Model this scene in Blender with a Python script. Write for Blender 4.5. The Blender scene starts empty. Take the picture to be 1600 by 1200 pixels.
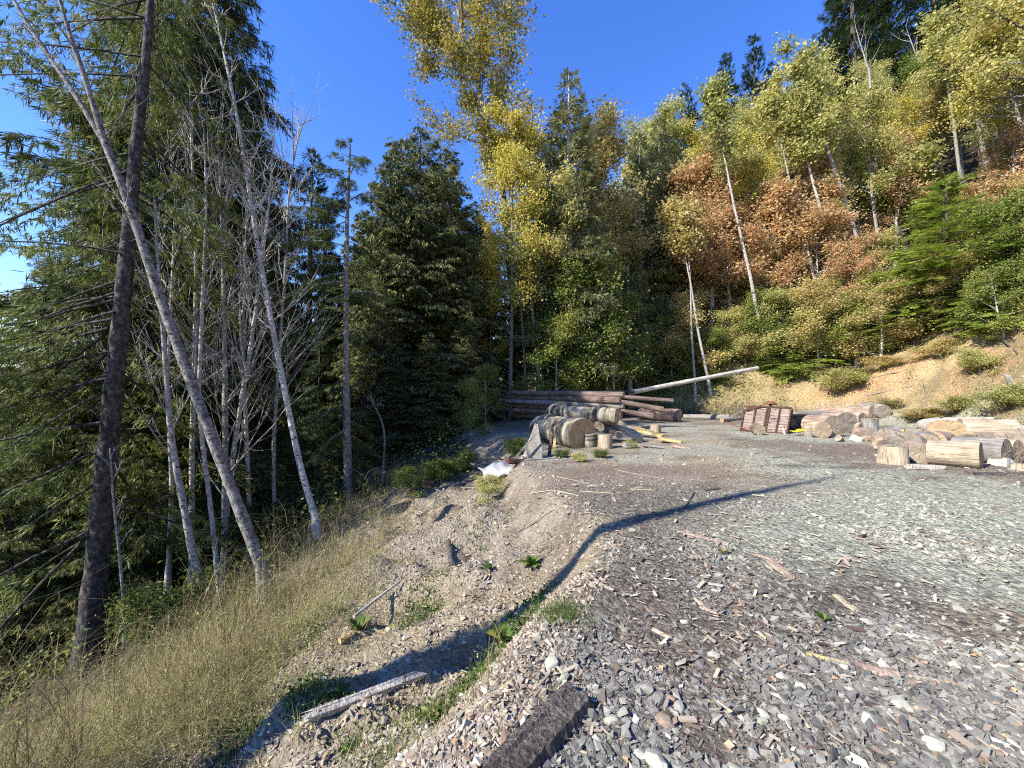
import bpy, math, random
import numpy as np
from mathutils import Vector, Matrix, Quaternion

sc = bpy.context.scene
col = sc.collection
# ------------------------------------------------------------------ camera, sky, sun, exposure
CAM = np.array([0.0, 0.0, 1.65])
PITCH = math.radians(1.7)
FPX = 601.0                                   # focal length in pixels of the 1600 px wide photograph
cd = bpy.data.cameras.new('camera')
cd.sensor_width = 36.0
cd.lens = FPX / 1600 * 36.0
cd.clip_start = 0.05
cd.clip_end = 3000
cam = bpy.data.objects.new('camera', cd)
col.objects.link(cam)
cam.location = CAM
cam.rotation_euler = (math.pi / 2 + PITCH, 0, 0)
sc.camera = cam

SUN_TRAVEL = (0.87, 0.49)                    # horizontal heading of the sunlight
SUN_EL = math.radians(38)
w = bpy.data.worlds.new('World')
sc.world = w
w.use_nodes = True
nt = w.node_tree
nt.nodes.clear()
sky = nt.nodes.new('ShaderNodeTexSky')
sky.sky_type = 'NISHITA'
sky.sun_disc = False
sky.sun_elevation = SUN_EL
sky.sun_rotation = math.atan2(-SUN_TRAVEL[0], -SUN_TRAVEL[1])
sky.altitude = 0
sky.air_density = 1.3
sky.dust_density = 0.0
sky.ozone_density = 5.0
hs = nt.nodes.new('ShaderNodeHueSaturation')
hs.inputs['Saturation'].default_value = 1.24
hs.inputs['Hue'].default_value = 0.52
bg = nt.nodes.new('ShaderNodeBackground')
bg.inputs['Strength'].default_value = 0.15
wo = nt.nodes.new('ShaderNodeOutputWorld')
nt.links.new(sky.outputs[0], hs.inputs['Color'])
nt.links.new(hs.outputs[0], bg.inputs[0])
nt.links.new(bg.outputs[0], wo.inputs[0])

sd = bpy.data.lights.new('sun', 'SUN')
sd.energy = 5.0
sd.angle = math.radians(0.53)
sd.color = (1.0, 0.92, 0.80)
sun = bpy.data.objects.new('sun', sd)
col.objects.link(sun)
ce, se = math.cos(SUN_EL), math.sin(SUN_EL)
ln = math.hypot(*SUN_TRAVEL)
sun.rotation_euler = Vector((SUN_TRAVEL[0] / ln * ce, SUN_TRAVEL[1] / ln * ce, -se)).to_track_quat('-Z', 'Y').to_euler()
sun.location = (-30, -15, 40)

vs = sc.view_settings
sc.display_settings.display_device = 'sRGB'
vs.view_transform = 'Standard'
vs.look = 'None'
vs.exposure = 1.1
vs.gamma = 1.0
vs.use_curve_mapping = False
sc.render.engine = 'CYCLES'
cy = sc.cycles
cy.max_bounces = 5
cy.diffuse_bounces = 2
cy.glossy_bounces = 2
cy.transmission_bounces = 3
cy.transparent_max_bounces = 4
cy.filter_width = 1.1
cy.use_denoising = False
cy.caustics_reflective = False
cy.caustics_refractive = False
cy.sample_clamp_indirect = 6

# ------------------------------------------------------------------ noise and terrain
def _hash(ix, iy, seed):
    h = (ix.astype(np.int64) * 374761393 + iy.astype(np.int64) * 668265263 + seed * 974711) & 0xffffffff
    h = ((h ^ (h >> 13)) * 1274126177) & 0xffffffff
    h = ((h ^ (h >> 16)) * 2246822519) & 0xffffffff
    return ((h ^ (h >> 15)) & 0xffffff) / float(0xffffff)

def vnoise(x, y, seed=0):
    x = np.asarray(x, float); y = np.asarray(y, float)
    ix = np.floor(x); iy = np.floor(y)
    fx = x - ix; fy = y - iy
    fx = fx * fx * (3 - 2 * fx); fy = fy * fy * (3 - 2 * fy)
    a = _hash(ix, iy, seed); b = _hash(ix + 1, iy, seed)
    c = _hash(ix, iy + 1, seed); d = _hash(ix + 1, iy + 1, seed)
    return (a + (b - a) * fx) * (1 - fy) + (c + (d - c) * fx) * fy

def fbm(x, y, o=4, seed=0):
    s = 0; a = 0.5; t = 0
    for k in range(o):
        s = s + a * vnoise(x * 2 ** k, y * 2 ** k, seed + k * 17)
        t += a; a *= 0.5
    return s / t                                # 0..1, mean 0.5

def sstep(a, b, x):
    t = np.clip((np.asarray(x, float) - a) / (b - a), 0, 1)
    return t * t * (3 - 2 * t)

EDGE_Y = [-20, 0, 1.2, 1.7, 2.3, 3.2, 4.0, 4.8, 5.6, 7, 9, 12, 16, 20, 26, 34, 60]
EDGE_X = [-1.2, -.75, -.6, -.42, .0, .45, .85, 1.1, 1.0, .75, .5, .2, -.4, -1.8, -5, -10, -25]
FOOT = np.array([(17, -60), (17, 6), (18, 12), (21, 19), (20.5, 25), (14, 29.5), (8, 36), (3, 48), (0, 80), (-10, 300)], float)

def edge_d(x, y):                               # + on the pad, - down the fill slope
    return x - np.interp(y, EDGE_Y, EDGE_X)

def hill_d(x, y):                               # signed distance behind the foot of the cut bank
    x = np.asarray(x, float); y = np.asarray(y, float)
    best = np.full(x.shape, 1e9); sg = np.ones(x.shape)
    for (ax, ay), (bx, by) in zip(FOOT[:-1], FOOT[1:]):
        dx, dy = bx - ax, by - ay
        t = np.clip(((x - ax) * dx + (y - ay) * dy) / (dx * dx + dy * dy), 0, 1)
        px, py = ax + t * dx, ay + t * dy
        d = np.hypot(x - px, y - py)
        s = np.sign((x - ax) * dy - (y - ay) * dx)   # right of the line = hill
        m = d < best - 1e-9
        best = np.where(m, d, best); sg = np.where(m, s, sg)
    return best * sg

def softplus(x, k):
    return np.where(x / k > 30, x, k * np.log1p(np.exp(np.minimum(x / k, 30))))

def H(x, y):
    x = np.asarray(x, float); y = np.asarray(y, float)
    d = edge_d(x, y) + 0.5 * (fbm(x / 1.3, y / 1.3, 3, 5) - 0.5)
    near = 1 - sstep(9, 15, y)
    L = np.maximum(-d, 0)
    z = -(0.15 + 0.35 * near) * sstep(0, 0.75, L) - 0.25 * np.clip(L - 0.3, 0, 4.2) - 0.5 * softplus(L - 4.6, .5) * (L > 0)
    z = np.maximum(z, -7.5 + 1.5 * fbm(x / 9, y / 9, 3, 3) + 0.02 * np.minimum(x + 20, 0))
    # broad lumps and gullies of the fill slope
    sl = sstep(0.1, 1.2, L) * (1 - sstep(12, 20, L))
    z = z + sl * (0.75 * (fbm(x / 1.1, y / 1.1, 4, 21) - 0.5) + 0.26 * (fbm(x / .3, y / .3, 4, 22) - .5) - .16 * sstep(.06, .0, np.abs(fbm(x / 1.7, y / 1.2, 3, 24) - .5)))
    # pad: ruts and shallow lumps
    pad = sstep(-0.3, 0.6, d)
    z = z + pad * (0.16 * (fbm(x / 2.6, y / 2.6, 4, 31) - 0.5) + 0.035 * (fbm(x / .35, y / .35, 3, 33) - 0.5))
    z = z + 0.012 * np.maximum(x - 2, 0) * pad * (1 - sstep(15, 19, x))
    # cut bank and hillside
    h = hill_d(x, y) + 1.6 * (fbm(x / 4, y / 4, 3, 41) - 0.5)
    hp = softplus(h, 0.4)
    cut = np.interp(y, [10, 17, 26, 32], [7.4, 6.8, 3.8, 3.0])
    z = z + 0.98 * (hp - softplus(hp - cut, .5)) + 0.70 * softplus(hp - cut, .5)
    bk = sstep(0.2, 2.5, h)
    z = z + bk * (1.3 * (fbm(x / 2.0, y / 2.0, 5, 43) - 0.5) - .5 * sstep(.05, .0, np.abs(fbm(x / 2.6, y / 2.6, 3, 47) - .5))) * (1 - 0.6 * sstep(6, 12, h))
    far = np.hypot(x, y)
    z = np.where(z > 46, 46 + (z - 46) * 0.2, z)
    # a far wooded rise across the valley
    z = z + 26 * sstep(140, 330, -x) + 20 * sstep(200, 420, y) * (x < 20)
    return z

def hz(x, y):
    return float(H(np.array([x]), np.array([y]))[0])

CP, SP = math.cos(PITCH), math.sin(PITCH)
def ray(px, py):
    a = (px - 800) / FPX; b = (600 - py) / FPX
    return np.array([a, CP - b * SP, SP + b * CP])

def at(px, py, Y):                              # the point seen at photograph pixel (px,py) at depth Y
    r = ray(px, py)
    return CAM + r * (Y / r[1])

_T = np.concatenate([np.linspace(0.8, 12, 1400), np.linspace(12, 90, 1600)[1:]])
def hit(px, py):                                # where that line of sight meets the ground
    r = ray(px, py)
    P = CAM + _T[:, None] * r
    below = P[:, 2] < H(P[:, 0], P[:, 1])
    i = int(np.argmax(below)) if below.any() else len(_T) - 1
    p = P[i]
    return np.array([p[0], p[1], hz(p[0], p[1])])

# ------------------------------------------------------------------ mesh helpers
class MB:
    """collects vertices, faces, a tint per vertex and a material slot per face"""
    def __init__(s):
        s.v = []; s.f = []; s.t = []; s.m = []; s.n = 0
    def add(s, V, F, tint=0.5, mi=0):
        V = np.asarray(V, np.float32).reshape(-1, 3); F = np.asarray(F, np.int64)
        s.v.append(V); s.f.append(F + s.n)
        s.t.append(np.broadcast_to(np.asarray(tint, np.float32), (len(V),)))
        s.m.append(np.full(len(F), mi, np.int32)); s.n += len(V)
        return s
    def stamp(s, TV, TF, M, T, tint=0.5, mi=0):
        n = len(T); m = len(TV)
        V = np.einsum('nij,mj->nmi', M, TV) + T[:, None, :]
        F = (np.asarray(TF)[None] + (np.arange(n) * m)[:, None, None]).reshape(-1, np.asarray(TF).shape[1])
        t = np.repeat(np.broadcast_to(np.asarray(tint, float), (n,)), m)
        return s.add(V.reshape(-1, 3), F, t, mi)
    def mesh(s, name, mats, smooth=False):
        me = bpy.data.meshes.new(name)
        V = np.concatenate(s.v); me.vertices.add(len(V)); me.vertices.foreach_set('co', V.ravel())
        sizes = np.concatenate([np.full(len(f), f.shape[1], np.int32) for f in s.f])
        loops = np.concatenate([f.ravel() for f in s.f]).astype(np.int32)
        me.loops.add(len(loops)); me.loops.foreach_set('vertex_index', loops)
        me.polygons.add(len(sizes))
        st = np.zeros(len(sizes), np.int32); st[1:] = np.cumsum(sizes)[:-1]
        me.polygons.foreach_set('loop_start', st)
        me.polygons.foreach_set('material_index', np.concatenate(s.m))
        me.polygons.foreach_set('use_smooth', np.full(len(sizes), smooth, bool))
        a = me.attributes.new('tint', 'FLOAT', 'POINT')
        a.data.foreach_set('value', np.concatenate(s.t).astype(np.float32))
        for m in (mats if isinstance(mats, (list, tuple)) else [mats]):
            me.materials.append(m)
        me.update(calc_edges=True)
        return me
    def obj(s, name, mats, parent=None, smooth=False, loc=None):
        return link(name, s.mesh(name, mats, smooth), parent, loc)

def link(name, data, parent=None, loc=None):
    o = bpy.data.objects.new(name, data); col.objects.link(o)
    if parent is not None: o.parent = parent
    if loc is not None: o.location = [float(c) for c in loc]
    return o

def tag(o, label=None, cat=None, group=None, kind=None):
    if label: o['label'] = label
    if cat: o['category'] = cat
    if group: o['group'] = group
    if kind: o['kind'] = kind
    return o

def empty(name, loc, rz=0):
    o = link(name, None, None, loc); o.rotation_euler = (0, 0, rz); o.empty_display_size = 0.2
    return o

def copy_thing(o, parent=None):
    c = o.copy(); col.objects.link(c)
    if parent is not None: c.parent = parent
    for ch in list(o.children): copy_thing(ch, c)
    return c

def tube(P, R, n=6, cap=True):
    """tapered tube through the points P"""
    P = np.asarray(P, float); k = len(P); R = np.broadcast_to(np.asarray(R, float), (k,))
    T = np.gradient(P, axis=0); T /= np.linalg.norm(T, axis=1)[:, None] + 1e-12
    ref = np.array([1.0, 0, 0]) if abs(T.mean(0)[0]) < 0.8 else np.array([0, 1.0, 0])
    U = np.cross(T, ref); U /= np.linalg.norm(U, axis=1)[:, None] + 1e-12
    W = np.cross(T, U)
    a = np.arange(n) * 2 * math.pi / n
    V = P[:, None] + R[:, None, None] * (np.cos(a)[None, :, None] * U[:, None] + np.sin(a)[None, :, None] * W[:, None])
    V = V.reshape(-1, 3)
    i = np.arange(k - 1)[:, None] * n; j = np.arange(n)[None]; jn = (j + 1) % n
    F = np.stack([i + j, i + n + j, i + n + jn, i + jn], -1).reshape(-1, 4)
    return V, F

def add_tube(mb, P, R, n=6, tint=0.5, mi=0):
    V, F = tube(P, R, n); mb.add(V, F, tint, mi)

def smooth_path(pts, k=12):
    """Catmull-Rom through the given points"""
    p = np.asarray(pts, float); p = np.vstack([2 * p[0] - p[1], p, 2 * p[-1] - p[-2]])
    out = []
    for i in range(1, len(p) - 2):
        for t in np.linspace(0, 1, k, endpoint=False):
            a, b, c, d = p[i - 1], p[i], p[i + 1], p[i + 2]
            out.append(.5 * (2 * b + (c - a) * t + (2 * a - 5 * b + 4 * c - d) * t * t + (3 * b - a - 3 * c + d) * t ** 3))
    out.append(p[-2])
    return np.array(out)

def unit(v):
    v = np.asarray(v, float)
    return v / (np.linalg.norm(v, axis=-1, keepdims=True) + 1e-12)

def frames(X, Z):
    """rotation matrices whose local x runs along X and whose z leans towards Z"""
    X = unit(X); Y = unit(np.cross(Z, X)); Z = np.cross(X, Y)
    return np.stack([X, Y, Z], -1)

def rand_rot(r, n):
    q = unit(r.normal(size=(n, 4))); w_, x, y, z = q.T
    return np.stack([np.stack([1 - 2 * (y * y + z * z), 2 * (x * y - z * w_), 2 * (x * z + y * w_)], -1),
                     np.stack([2 * (x * y + z * w_), 1 - 2 * (x * x + z * z), 2 * (y * z - x * w_)], -1),
                     np.stack([2 * (x * z - y * w_), 2 * (y * z + x * w_), 1 - 2 * (x * x + y * y)], -1)], 1)

# ------------------------------------------------------------------ materials
class NT:
    def __init__(s, name):
        s.m = bpy.data.materials.new(name); s.m.use_nodes = True; s.t = s.m.node_tree; s.t.nodes.clear()
        s.out = s.n('OutputMaterial')
    def n(s, typ, **kw):
        x = s.t.nodes.new('ShaderNode' + typ)
        for k, v in kw.items(): setattr(x, k, v)
        return x
    def l(s, a, b): s.t.links.new(a, b)
    def attr(s, name): return s.n('Attribute', attribute_name=name)
    def ramp(s, fac, stops, interp='LINEAR'):
        r = s.n('ValToRGB'); r.color_ramp.interpolation = interp
        e = r.color_ramp.elements
        while len(e) < len(stops): e.new(0.5)
        for k, (p, c) in enumerate(stops):
            e[k].position = p; e[k].color = (*c, 1) if len(c) == 3 else c
        s.l(fac, r.inputs[0]); return r.outputs[0]
    def noise(s, scale, detail=4, rough=.6, vec=None, dist=0):
        x = s.n('TexNoise'); x.inputs['Scale'].default_value = scale; x.inputs['Detail'].default_value = detail
        x.inputs['Roughness'].default_value = rough; x.inputs['Distortion'].default_value = dist
        if vec is not None: s.l(vec, x.inputs['Vector'])
        return x.outputs[0]
    def vor(s, scale, vec=None, feature='F1'):
        x = s.n('TexVoronoi', feature=feature); x.inputs['Scale'].default_value = scale
        if vec is not None: s.l(vec, x.inputs['Vector'])
        return x
    def coord(s, kind='Object', scale=None):
        c = s.n('TexCoord').outputs[kind]
        if scale is None: return c
        m = s.n('Mapping'); m.inputs['Scale'].default_value = scale; s.l(c, m.inputs[0]); return m.outputs[0]
    def math(s, op, a, b=0.0, clamp=False):
        x = s.n('Math', operation=op, use_clamp=clamp)
        for i, v in enumerate((a, b)):
            if isinstance(v, (int, float)): x.inputs[i].default_value = v
            else: s.l(v, x.inputs[i])
        return x.outputs[0]
    def mix(s, fac, a, b, blend='MIX'):
        x = s.n('Mix', data_type='RGBA', blend_type=blend)
        for i, v in ((0, fac), (6, a), (7, b)):
            if isinstance(v, (int, float)): x.inputs[i].default_value = v
            elif isinstance(v, tuple): x.inputs[i].default_value = (*v, 1)
            else: s.l(v, x.inputs[i])
        return x.outputs[2]
    def bump(s, h, strength=.5, dist=.02):
        b = s.n('Bump'); b.inputs['Strength'].default_value = strength; b.inputs['Distance'].default_value = dist
        s.l(h, b.inputs['Height']); return b.outputs[0]
    def pbr(s, colr, rough=.8, spec=.3, nrm=None):
        p = s.n('BsdfPrincipled'); p.inputs['Roughness'].default_value = rough
        p.inputs['Specular IOR Level'].default_value = spec
        if isinstance(colr, tuple): p.inputs['Base Color'].default_value = (*colr, 1)
        else: s.l(colr, p.inputs['Base Color'])
        if nrm is not None: s.l(nrm, p.inputs['Normal'])
        return p
    def done(s, sh):
        s.l(sh.outputs[0] if hasattr(sh, 'outputs') else sh, s.out.inputs[0]); return s.m

def foliage(name, stops, rnd=.25, trans=.3, rough=.6, spec=.25):
    n = NT(name)
    f = n.attr('tint').outputs['Fac']
    oi = n.n('ObjectInfo').outputs['Random']
    f = n.math('ADD', f, n.math('MULTIPLY', n.math('SUBTRACT', oi, .5), rnd), True)
    c = n.ramp(f, stops)
    p = n.pbr(c, rough, spec)
    t = n.n('BsdfTranslucent'); n.l(n.mix(1.0, c, (1.0, 1.0, .75), 'MULTIPLY'), t.inputs[0])
    mx = n.n('MixShader'); mx.inputs[0].default_value = trans
    n.l(p.outputs[0], mx.inputs[1]); n.l(t.outputs[0], mx.inputs[2])
    return n.done(mx)

def bark(name, dark, light, scale=(6, 6, 1.2), bias=.5, rough=.9, bmp=.6, rnd=.25, lent=0.0, moss=None):
    n = NT(name)
    co = n.coord('Object', scale)
    f = n.noise(3, 6, .65, co, .4)
    oi = n.n('ObjectInfo').outputs['Random']
    f2 = n.math('ADD', f, n.math('MULTIPLY', n.math('SUBTRACT', oi, .5), rnd))
    c = n.ramp(f2, [(max(bias - .18, 0), dark), (bias + .2, light)])
    if lent > 0:                                # dark horizontal lenticels and scars of birch and alder
        cl = n.coord('Object', (7, 7, 26))
        g = n.noise(1.3, 3, .5, cl)
        c = n.mix(n.ramp(g, [(.60, (0, 0, 0)), (.66, (lent,) * 3)]), c, (.035, .03, .027))
    if moss:
        g = n.noise(2.2, 4, .6, n.coord('Object'))
        c = n.mix(n.ramp(g, [(.52, (0, 0, 0)), (.66, (.8, .8, .8))]), c, moss)
    return n.done(n.pbr(c, rough, .2, n.bump(f, bmp, .03)))

M = {}
M['bark_spruce'] = bark('bark_spruce', (.035, .033, .031), (.22, .21, .20), (5, 5, 3.0), .56, lent=.7, bmp=.9)
M['bark_birch'] = bark('bark_birch', (.07, .065, .06), (.46, .44, .41), (5, 5, 4.0), .50, lent=1.0, bmp=.5)
M['bark_alder'] = bark('bark_alder', (.15, .14, .125), (.58, .56, .52), (5, 5, 3.5), .46, lent=1.0, bmp=.5)
M['bark_dark'] = bark('bark_dark', (.03, .025, .02), (.12, .10, .08), (6, 6, 1.2), .5)
M['bark_cotton'] = bark('bark_cotton', (.08, .072, .06), (.34, .315, .28), (6, 6, 1.0), .46, lent=.3)
M['twig_bare'] = bark('twig_bare', (.22, .20, .18), (.55, .53, .50), (4, 4, 2), .4, bmp=.1)
M['cedar'] = foliage('cedar', [(0, (.02, .03, .012)), (.4, (.07, .095, .032)), (.72, (.20, .22, .08)), (.9, (.36, .36, .15)), (1, (.38, .27, .12))])
M['fir'] = foliage('fir', [(0, (.012, .022, .012)), (.5, (.035, .06, .025)), (1, (.10, .125, .045))], trans=.2)
M['hemlock'] = foliage('hemlock', [(0, (.09, .14, .025)), (.5, (.29, .38, .06)), (1, (.52, .56, .14))], trans=.35)
M['spruce'] = foliage('spruce', [(0, (.04, .06, .018)), (.5, (.13, .17, .05)), (1, (.30, .33, .10))], trans=.25)
M['grey_fir'] = foliage('grey_fir', [(0, (.08, .095, .05)), (.5, (.20, .22, .10)), (1, (.34, .31, .13))], trans=.25)
M['yellow'] = foliage('yellow', [(0, (.20, .19, .045)), (.45, (.55, .49, .10)), (.8, (.76, .67, .18)), (1, (.56, .36, .10))], trans=.4)
M['cottonwood'] = foliage('cottonwood', [(0, (.12, .13, .04)), (.4, (.32, .29, .07)), (.75, (.56, .46, .12)), (1, (.54, .34, .09))], trans=.35)
M['yellowgreen'] = foliage('yellowgreen', [(0, (.18, .21, .075)), (.45, (.44, .45, .16)), (.8, (.66, .62, .26)), (1, (.66, .50, .23))], trans=.46)
M['orange'] = foliage('orange', [(0, (.30, .24, .10)), (.40, (.58, .42, .21)), (.75, (.74, .50, .31)), (1, (.70, .36, .24))], trans=.45)
M['tan'] = foliage('tan', [(0, (.25, .215, .08)), (.5, (.54, .46, .19)), (1, (.70, .55, .27))], trans=.45)
M['green'] = foliage('green', [(0, (.06, .095, .025)), (.5, (.17, .23, .05)), (.85, (.34, .37, .09)), (1, (.48, .44, .12))], trans=.40)
M['straw'] = foliage('straw', [(0, (.13, .10, .06)), (.5, (.32, .265, .135)), (.85, (.44, .40, .20)), (1, (.27, .30, .07))], rnd=0, trans=.25)
M['weed'] = foliage('weed', [(0, (.03, .06, .012)), (.6, (.09, .15, .03)), (1, (.26, .28, .05))], rnd=.1, trans=.3)
# ------------------------------------------------------------------ ground
def lerp3(a, b, t): return a + (np.asarray(b) - a) * t[:, None]

def zones(x, y):
    """base colours of what the ground is made of at (x,y)"""
    d = edge_d(x, y); h = hill_d(x, y)
    n1 = fbm(x / 2.2, y / 2.2, 4, 51); n2 = fbm(x / .7, y / .7, 4, 52); n3 = fbm(x / 5, y / 5, 3, 53)
    c = np.tile(np.array([.295, .255, .20]), (len(x), 1))                      # pale brown dirt
    c = lerp3(c, (.37, .31, .20), sstep(.45, .7, n1) * .8)
    c = lerp3(c, (.16, .125, .095), sstep(.55, .75, n2) * .6)
    pad = sstep(-.25, .45, d + 1.2 * (n2 - .5))
    near = 1 - sstep(5.0, 8.0, np.hypot(x - 1, y) + 3 * (n1 - .5) + np.maximum(-x, 0))
    grv = pad * np.clip(near + sstep(1.0, 3.2, x - .42 * y + 2.5 * (n1 - .5)) , 0, 1)
    g = np.tile(np.array([.17, .155, .13]), (len(x), 1))                     # dark slate chips
    g = lerp3(g, (.35, .36, .285), sstep(1.2, 3.6, x - .12 * y + 2.2 * (n1 - .5)))   # pale greenish crushed rock
    g = lerp3(g, (.345, .36, .29), sstep(7, 9, y + 2 * (n1 - .5)) * sstep(11, 9, y) * sstep(.42, .6, n3))
    g = lerp3(g, (.21, .172, .135), sstep(.53, .64, n3 + .3 * (n2 - .5)) * .85)        # brown dirt worked in
    g = lerp3(g, (.11, .09, .08), sstep(.60, .72, fbm(x / 1.6, y / .8, 4, 57)) * .7)
    c = lerp3(c, g, grv)
    dk = pad * sstep(6.5, 8.5, y) * sstep(.45, .62, fbm(x / 3.5, y / 1.2, 4, 58))
    c = lerp3(c, (.21, .165, .135), dk * .7)
    c = lerp3(c, (.35, .35, .28), pad * sstep(8.5, 10, y) * sstep(.50, .62, fbm(x / 3, y / 1.6, 3, 61)) * .8)
    c = lerp3(c, (.055, .043, .03), sstep(4.2, 5.6, -d + 1.5 * (n2 - .5)))             # forest litter down the slope
    c = lerp3(c, (.055, .043, .03), sstep(24, 30, y))
    c = lerp3(c, (.075, .06, .04), sstep(10, 12, y) * sstep(-.9, -1.8, d + 1.2 * (n2 - .5)))
    bank = sstep(.1, 1.2, h + 1.5 * (n2 - .5))
    b = np.tile(np.array([.47, .35, .20]), (len(x), 1))
    b = lerp3(b, (.48, .29, .16), sstep(.48, .6, n1) * .8)
    b = lerp3(b, (.25, .20, .11), sstep(.38, .54, n2) * .85)
    b = lerp3(b, (.33, .27, .13), sstep(24, 19, x) * .5)
    b = lerp3(b, (.075, .06, .035), sstep(7.5, 10.5, h + 3 * (n1 - .5)))
    c = lerp3(c, b, bank)
    return c, grv

def make_ground():
    u0 = math.asinh(650 / 3.2); n = 380
    u = np.linspace(-u0, u0, n)
    gx = 3.2 * np.sinh(u) + 1.0; gy = 3.2 * np.sinh(np.linspace(-u0 * .82, u0, n)) + 4.2
    X, Y = np.meshgrid(gx, gy)
    x, y = X.ravel(), Y.ravel()
    z = H(x, y)
    V = np.stack([x, y, z], -1)
    i = (np.arange(n - 1)[:, None] * n + np.arange(n - 1)[None]).ravel()
    F = np.stack([i, i + 1, i + n + 1, i + n], -1)
    mb = MB(); mb.add(V, F)
    nn = NT('ground')
    soil = nn.attr('soil').outputs['Color']
    co = nn.coord('Object')
    f1 = nn.noise(9, 8, .75, co); f2 = nn.noise(45, 6, .7, co)
    v1 = nn.vor(26, co); v2 = nn.vor(60, co)
    grv = nn.attr('gravel').outputs['Fac']
    k = nn.ramp(f1, [(.25, (.45, .44, .43)), (.5, (1, 1, 1)), (.75, (1.45, 1.45, 1.42))])
    c = nn.mix(1.0, soil, k, 'MULTIPLY')
    k2 = nn.ramp(f2, [(.3, (.5, .5, .5)), (.5, (1, 1, 1)), (.72, (1.5, 1.5, 1.45))])
    c = nn.mix(.8, c, k2, 'MULTIPLY')
    sep = nn.n('SeparateColor'); nn.l(v1.outputs['Color'], sep.inputs[0])
    chip = nn.ramp(sep.outputs[0], [(0, (.45, .45, .46)), (.5, (.95, .95, .95)), (.8, (1.2, 1.2, 1.15)), (1, (1.8, 1.75, 1.65))])
    c = nn.mix(nn.math('MULTIPLY', nn.math('ADD', grv, .35, True), .8), c, nn.mix(1.0, c, chip, 'MULTIPLY'))
    hgt = nn.math('ADD', nn.math('MULTIPLY', f2, .6), nn.math('SUBTRACT', nn.math('MULTIPLY', f1, 1.5), nn.math('MULTIPLY', v1.outputs['Distance'], .9)))
    hgt = nn.math('SUBTRACT', hgt, nn.math('MULTIPLY', v2.outputs['Distance'], .4))
    mat = nn.done(nn.pbr(c, .95, .15, nn.bump(hgt, .9, .045)))
    o = mb.obj('ground', mat, smooth=True)
    cc, grvl = zones(x, y)
    a = o.data.attributes.new('soil', 'FLOAT_COLOR', 'POINT')
    a.data.foreach_set('color', np.concatenate([cc, np.ones((len(cc), 1))], 1).astype(np.float32).ravel())
    a = o.data.attributes.new('gravel', 'FLOAT', 'POINT'); a.data.foreach_set('value', grvl.astype(np.float32))
    tag(o, kind='structure')
make_ground()

# ------------------------------------------------------------------ loose stone and debris on the ground
CUBE_V = np.array([(x, y, z) for x in (-1, 1) for y in (-1, 1) for z in (-1, 1)], float) * .5
CUBE_F = np.array([(0, 1, 3, 2), (4, 6, 7, 5), (0, 4, 5, 1), (2, 3, 7, 6), (0, 2, 6, 4), (1, 5, 7, 3)])

OCT_V = np.array([(.55, .38, .05), (-.5, .45, 0), (-.55, -.4, .05), (.5, -.45, 0), (.08, 0, .5), (-.05, .05, -.45)], float)
OCT_F = np.array([(0, 1, 4), (1, 2, 4), (2, 3, 4), (3, 0, 4), (1, 0, 5), (2, 1, 5), (3, 2, 5), (0, 3, 5)])

def stone_mat():
    n = NT('stone')
    t = n.attr('tint').outputs['Fac']
    c = n.ramp(t, [(0, (.065, .063, .058)), (.3, (.155, .15, .135)), (.5, (.24, .235, .205)), (.68, (.34, .345, .275)), (.8, (.43, .42, .34)),
                   (.86, (.52, .50, .43)), (.9, (.22, .17, .125)), (.96, (.25, .175, .125)), (1, (.11, .085, .065))])
    f = n.noise(30, 5, .7, n.coord('Object'))
    c = n.mix(.7, c, n.ramp(f, [(.3, (.6, .6, .6)), (.7, (1.35, 1.35, 1.3))]), 'MULTIPLY')
    return n.done(n.pbr(c, .8, .3, n.bump(f, .35, .01)))
M['stone'] = stone_mat()

def irregular_stones(r, mb, P, size, tint, flat=(.4, .85)):
    """angular chips: skewed and chopped blocks, turned every way"""
    n = len(P)
    V = OCT_V[None] * np.ones((n, 1, 1)) + r.uniform(-.24, .24, (n, 6, 3))
    sx = np.stack([r.uniform(.8, 1.7, n), r.uniform(.6, 1.1, n), r.uniform(*flat, n)], -1) * np.asarray(size)[:, None]
    V = V * sx[:, None, :]
    a = r.uniform(0, 2 * np.pi, n); tl = r.normal(0, .5, (n, 2))
    X = np.stack([np.cos(a), np.sin(a), tl[:, 0]], -1)
    Z = np.stack([r.normal(0, .45, n), r.normal(0, .45, n), np.ones(n)], -1)
    R = frames(X, Z)
    V = np.einsum('nij,nmj->nmi', R, V) + P[:, None, :]
    F = (OCT_F[None] + (np.arange(n) * 6)[:, None, None]).reshape(-1, 3)
    mb.add(V.reshape(-1, 3), F, np.repeat(tint, 6))

def scatter_view(r, n, ymin, ymax, x0=-1.15, x1=1.2, power=1.0):
    """n points on the ground, denser where it is nearer"""
    u = r.uniform(0, 1, n)
    y = (ymin ** -power + u * (ymax ** -power - ymin ** -power)) ** (-1 / power)
    x = y * r.uniform(x0, x1, n) * 1.33
    return x, y

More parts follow.
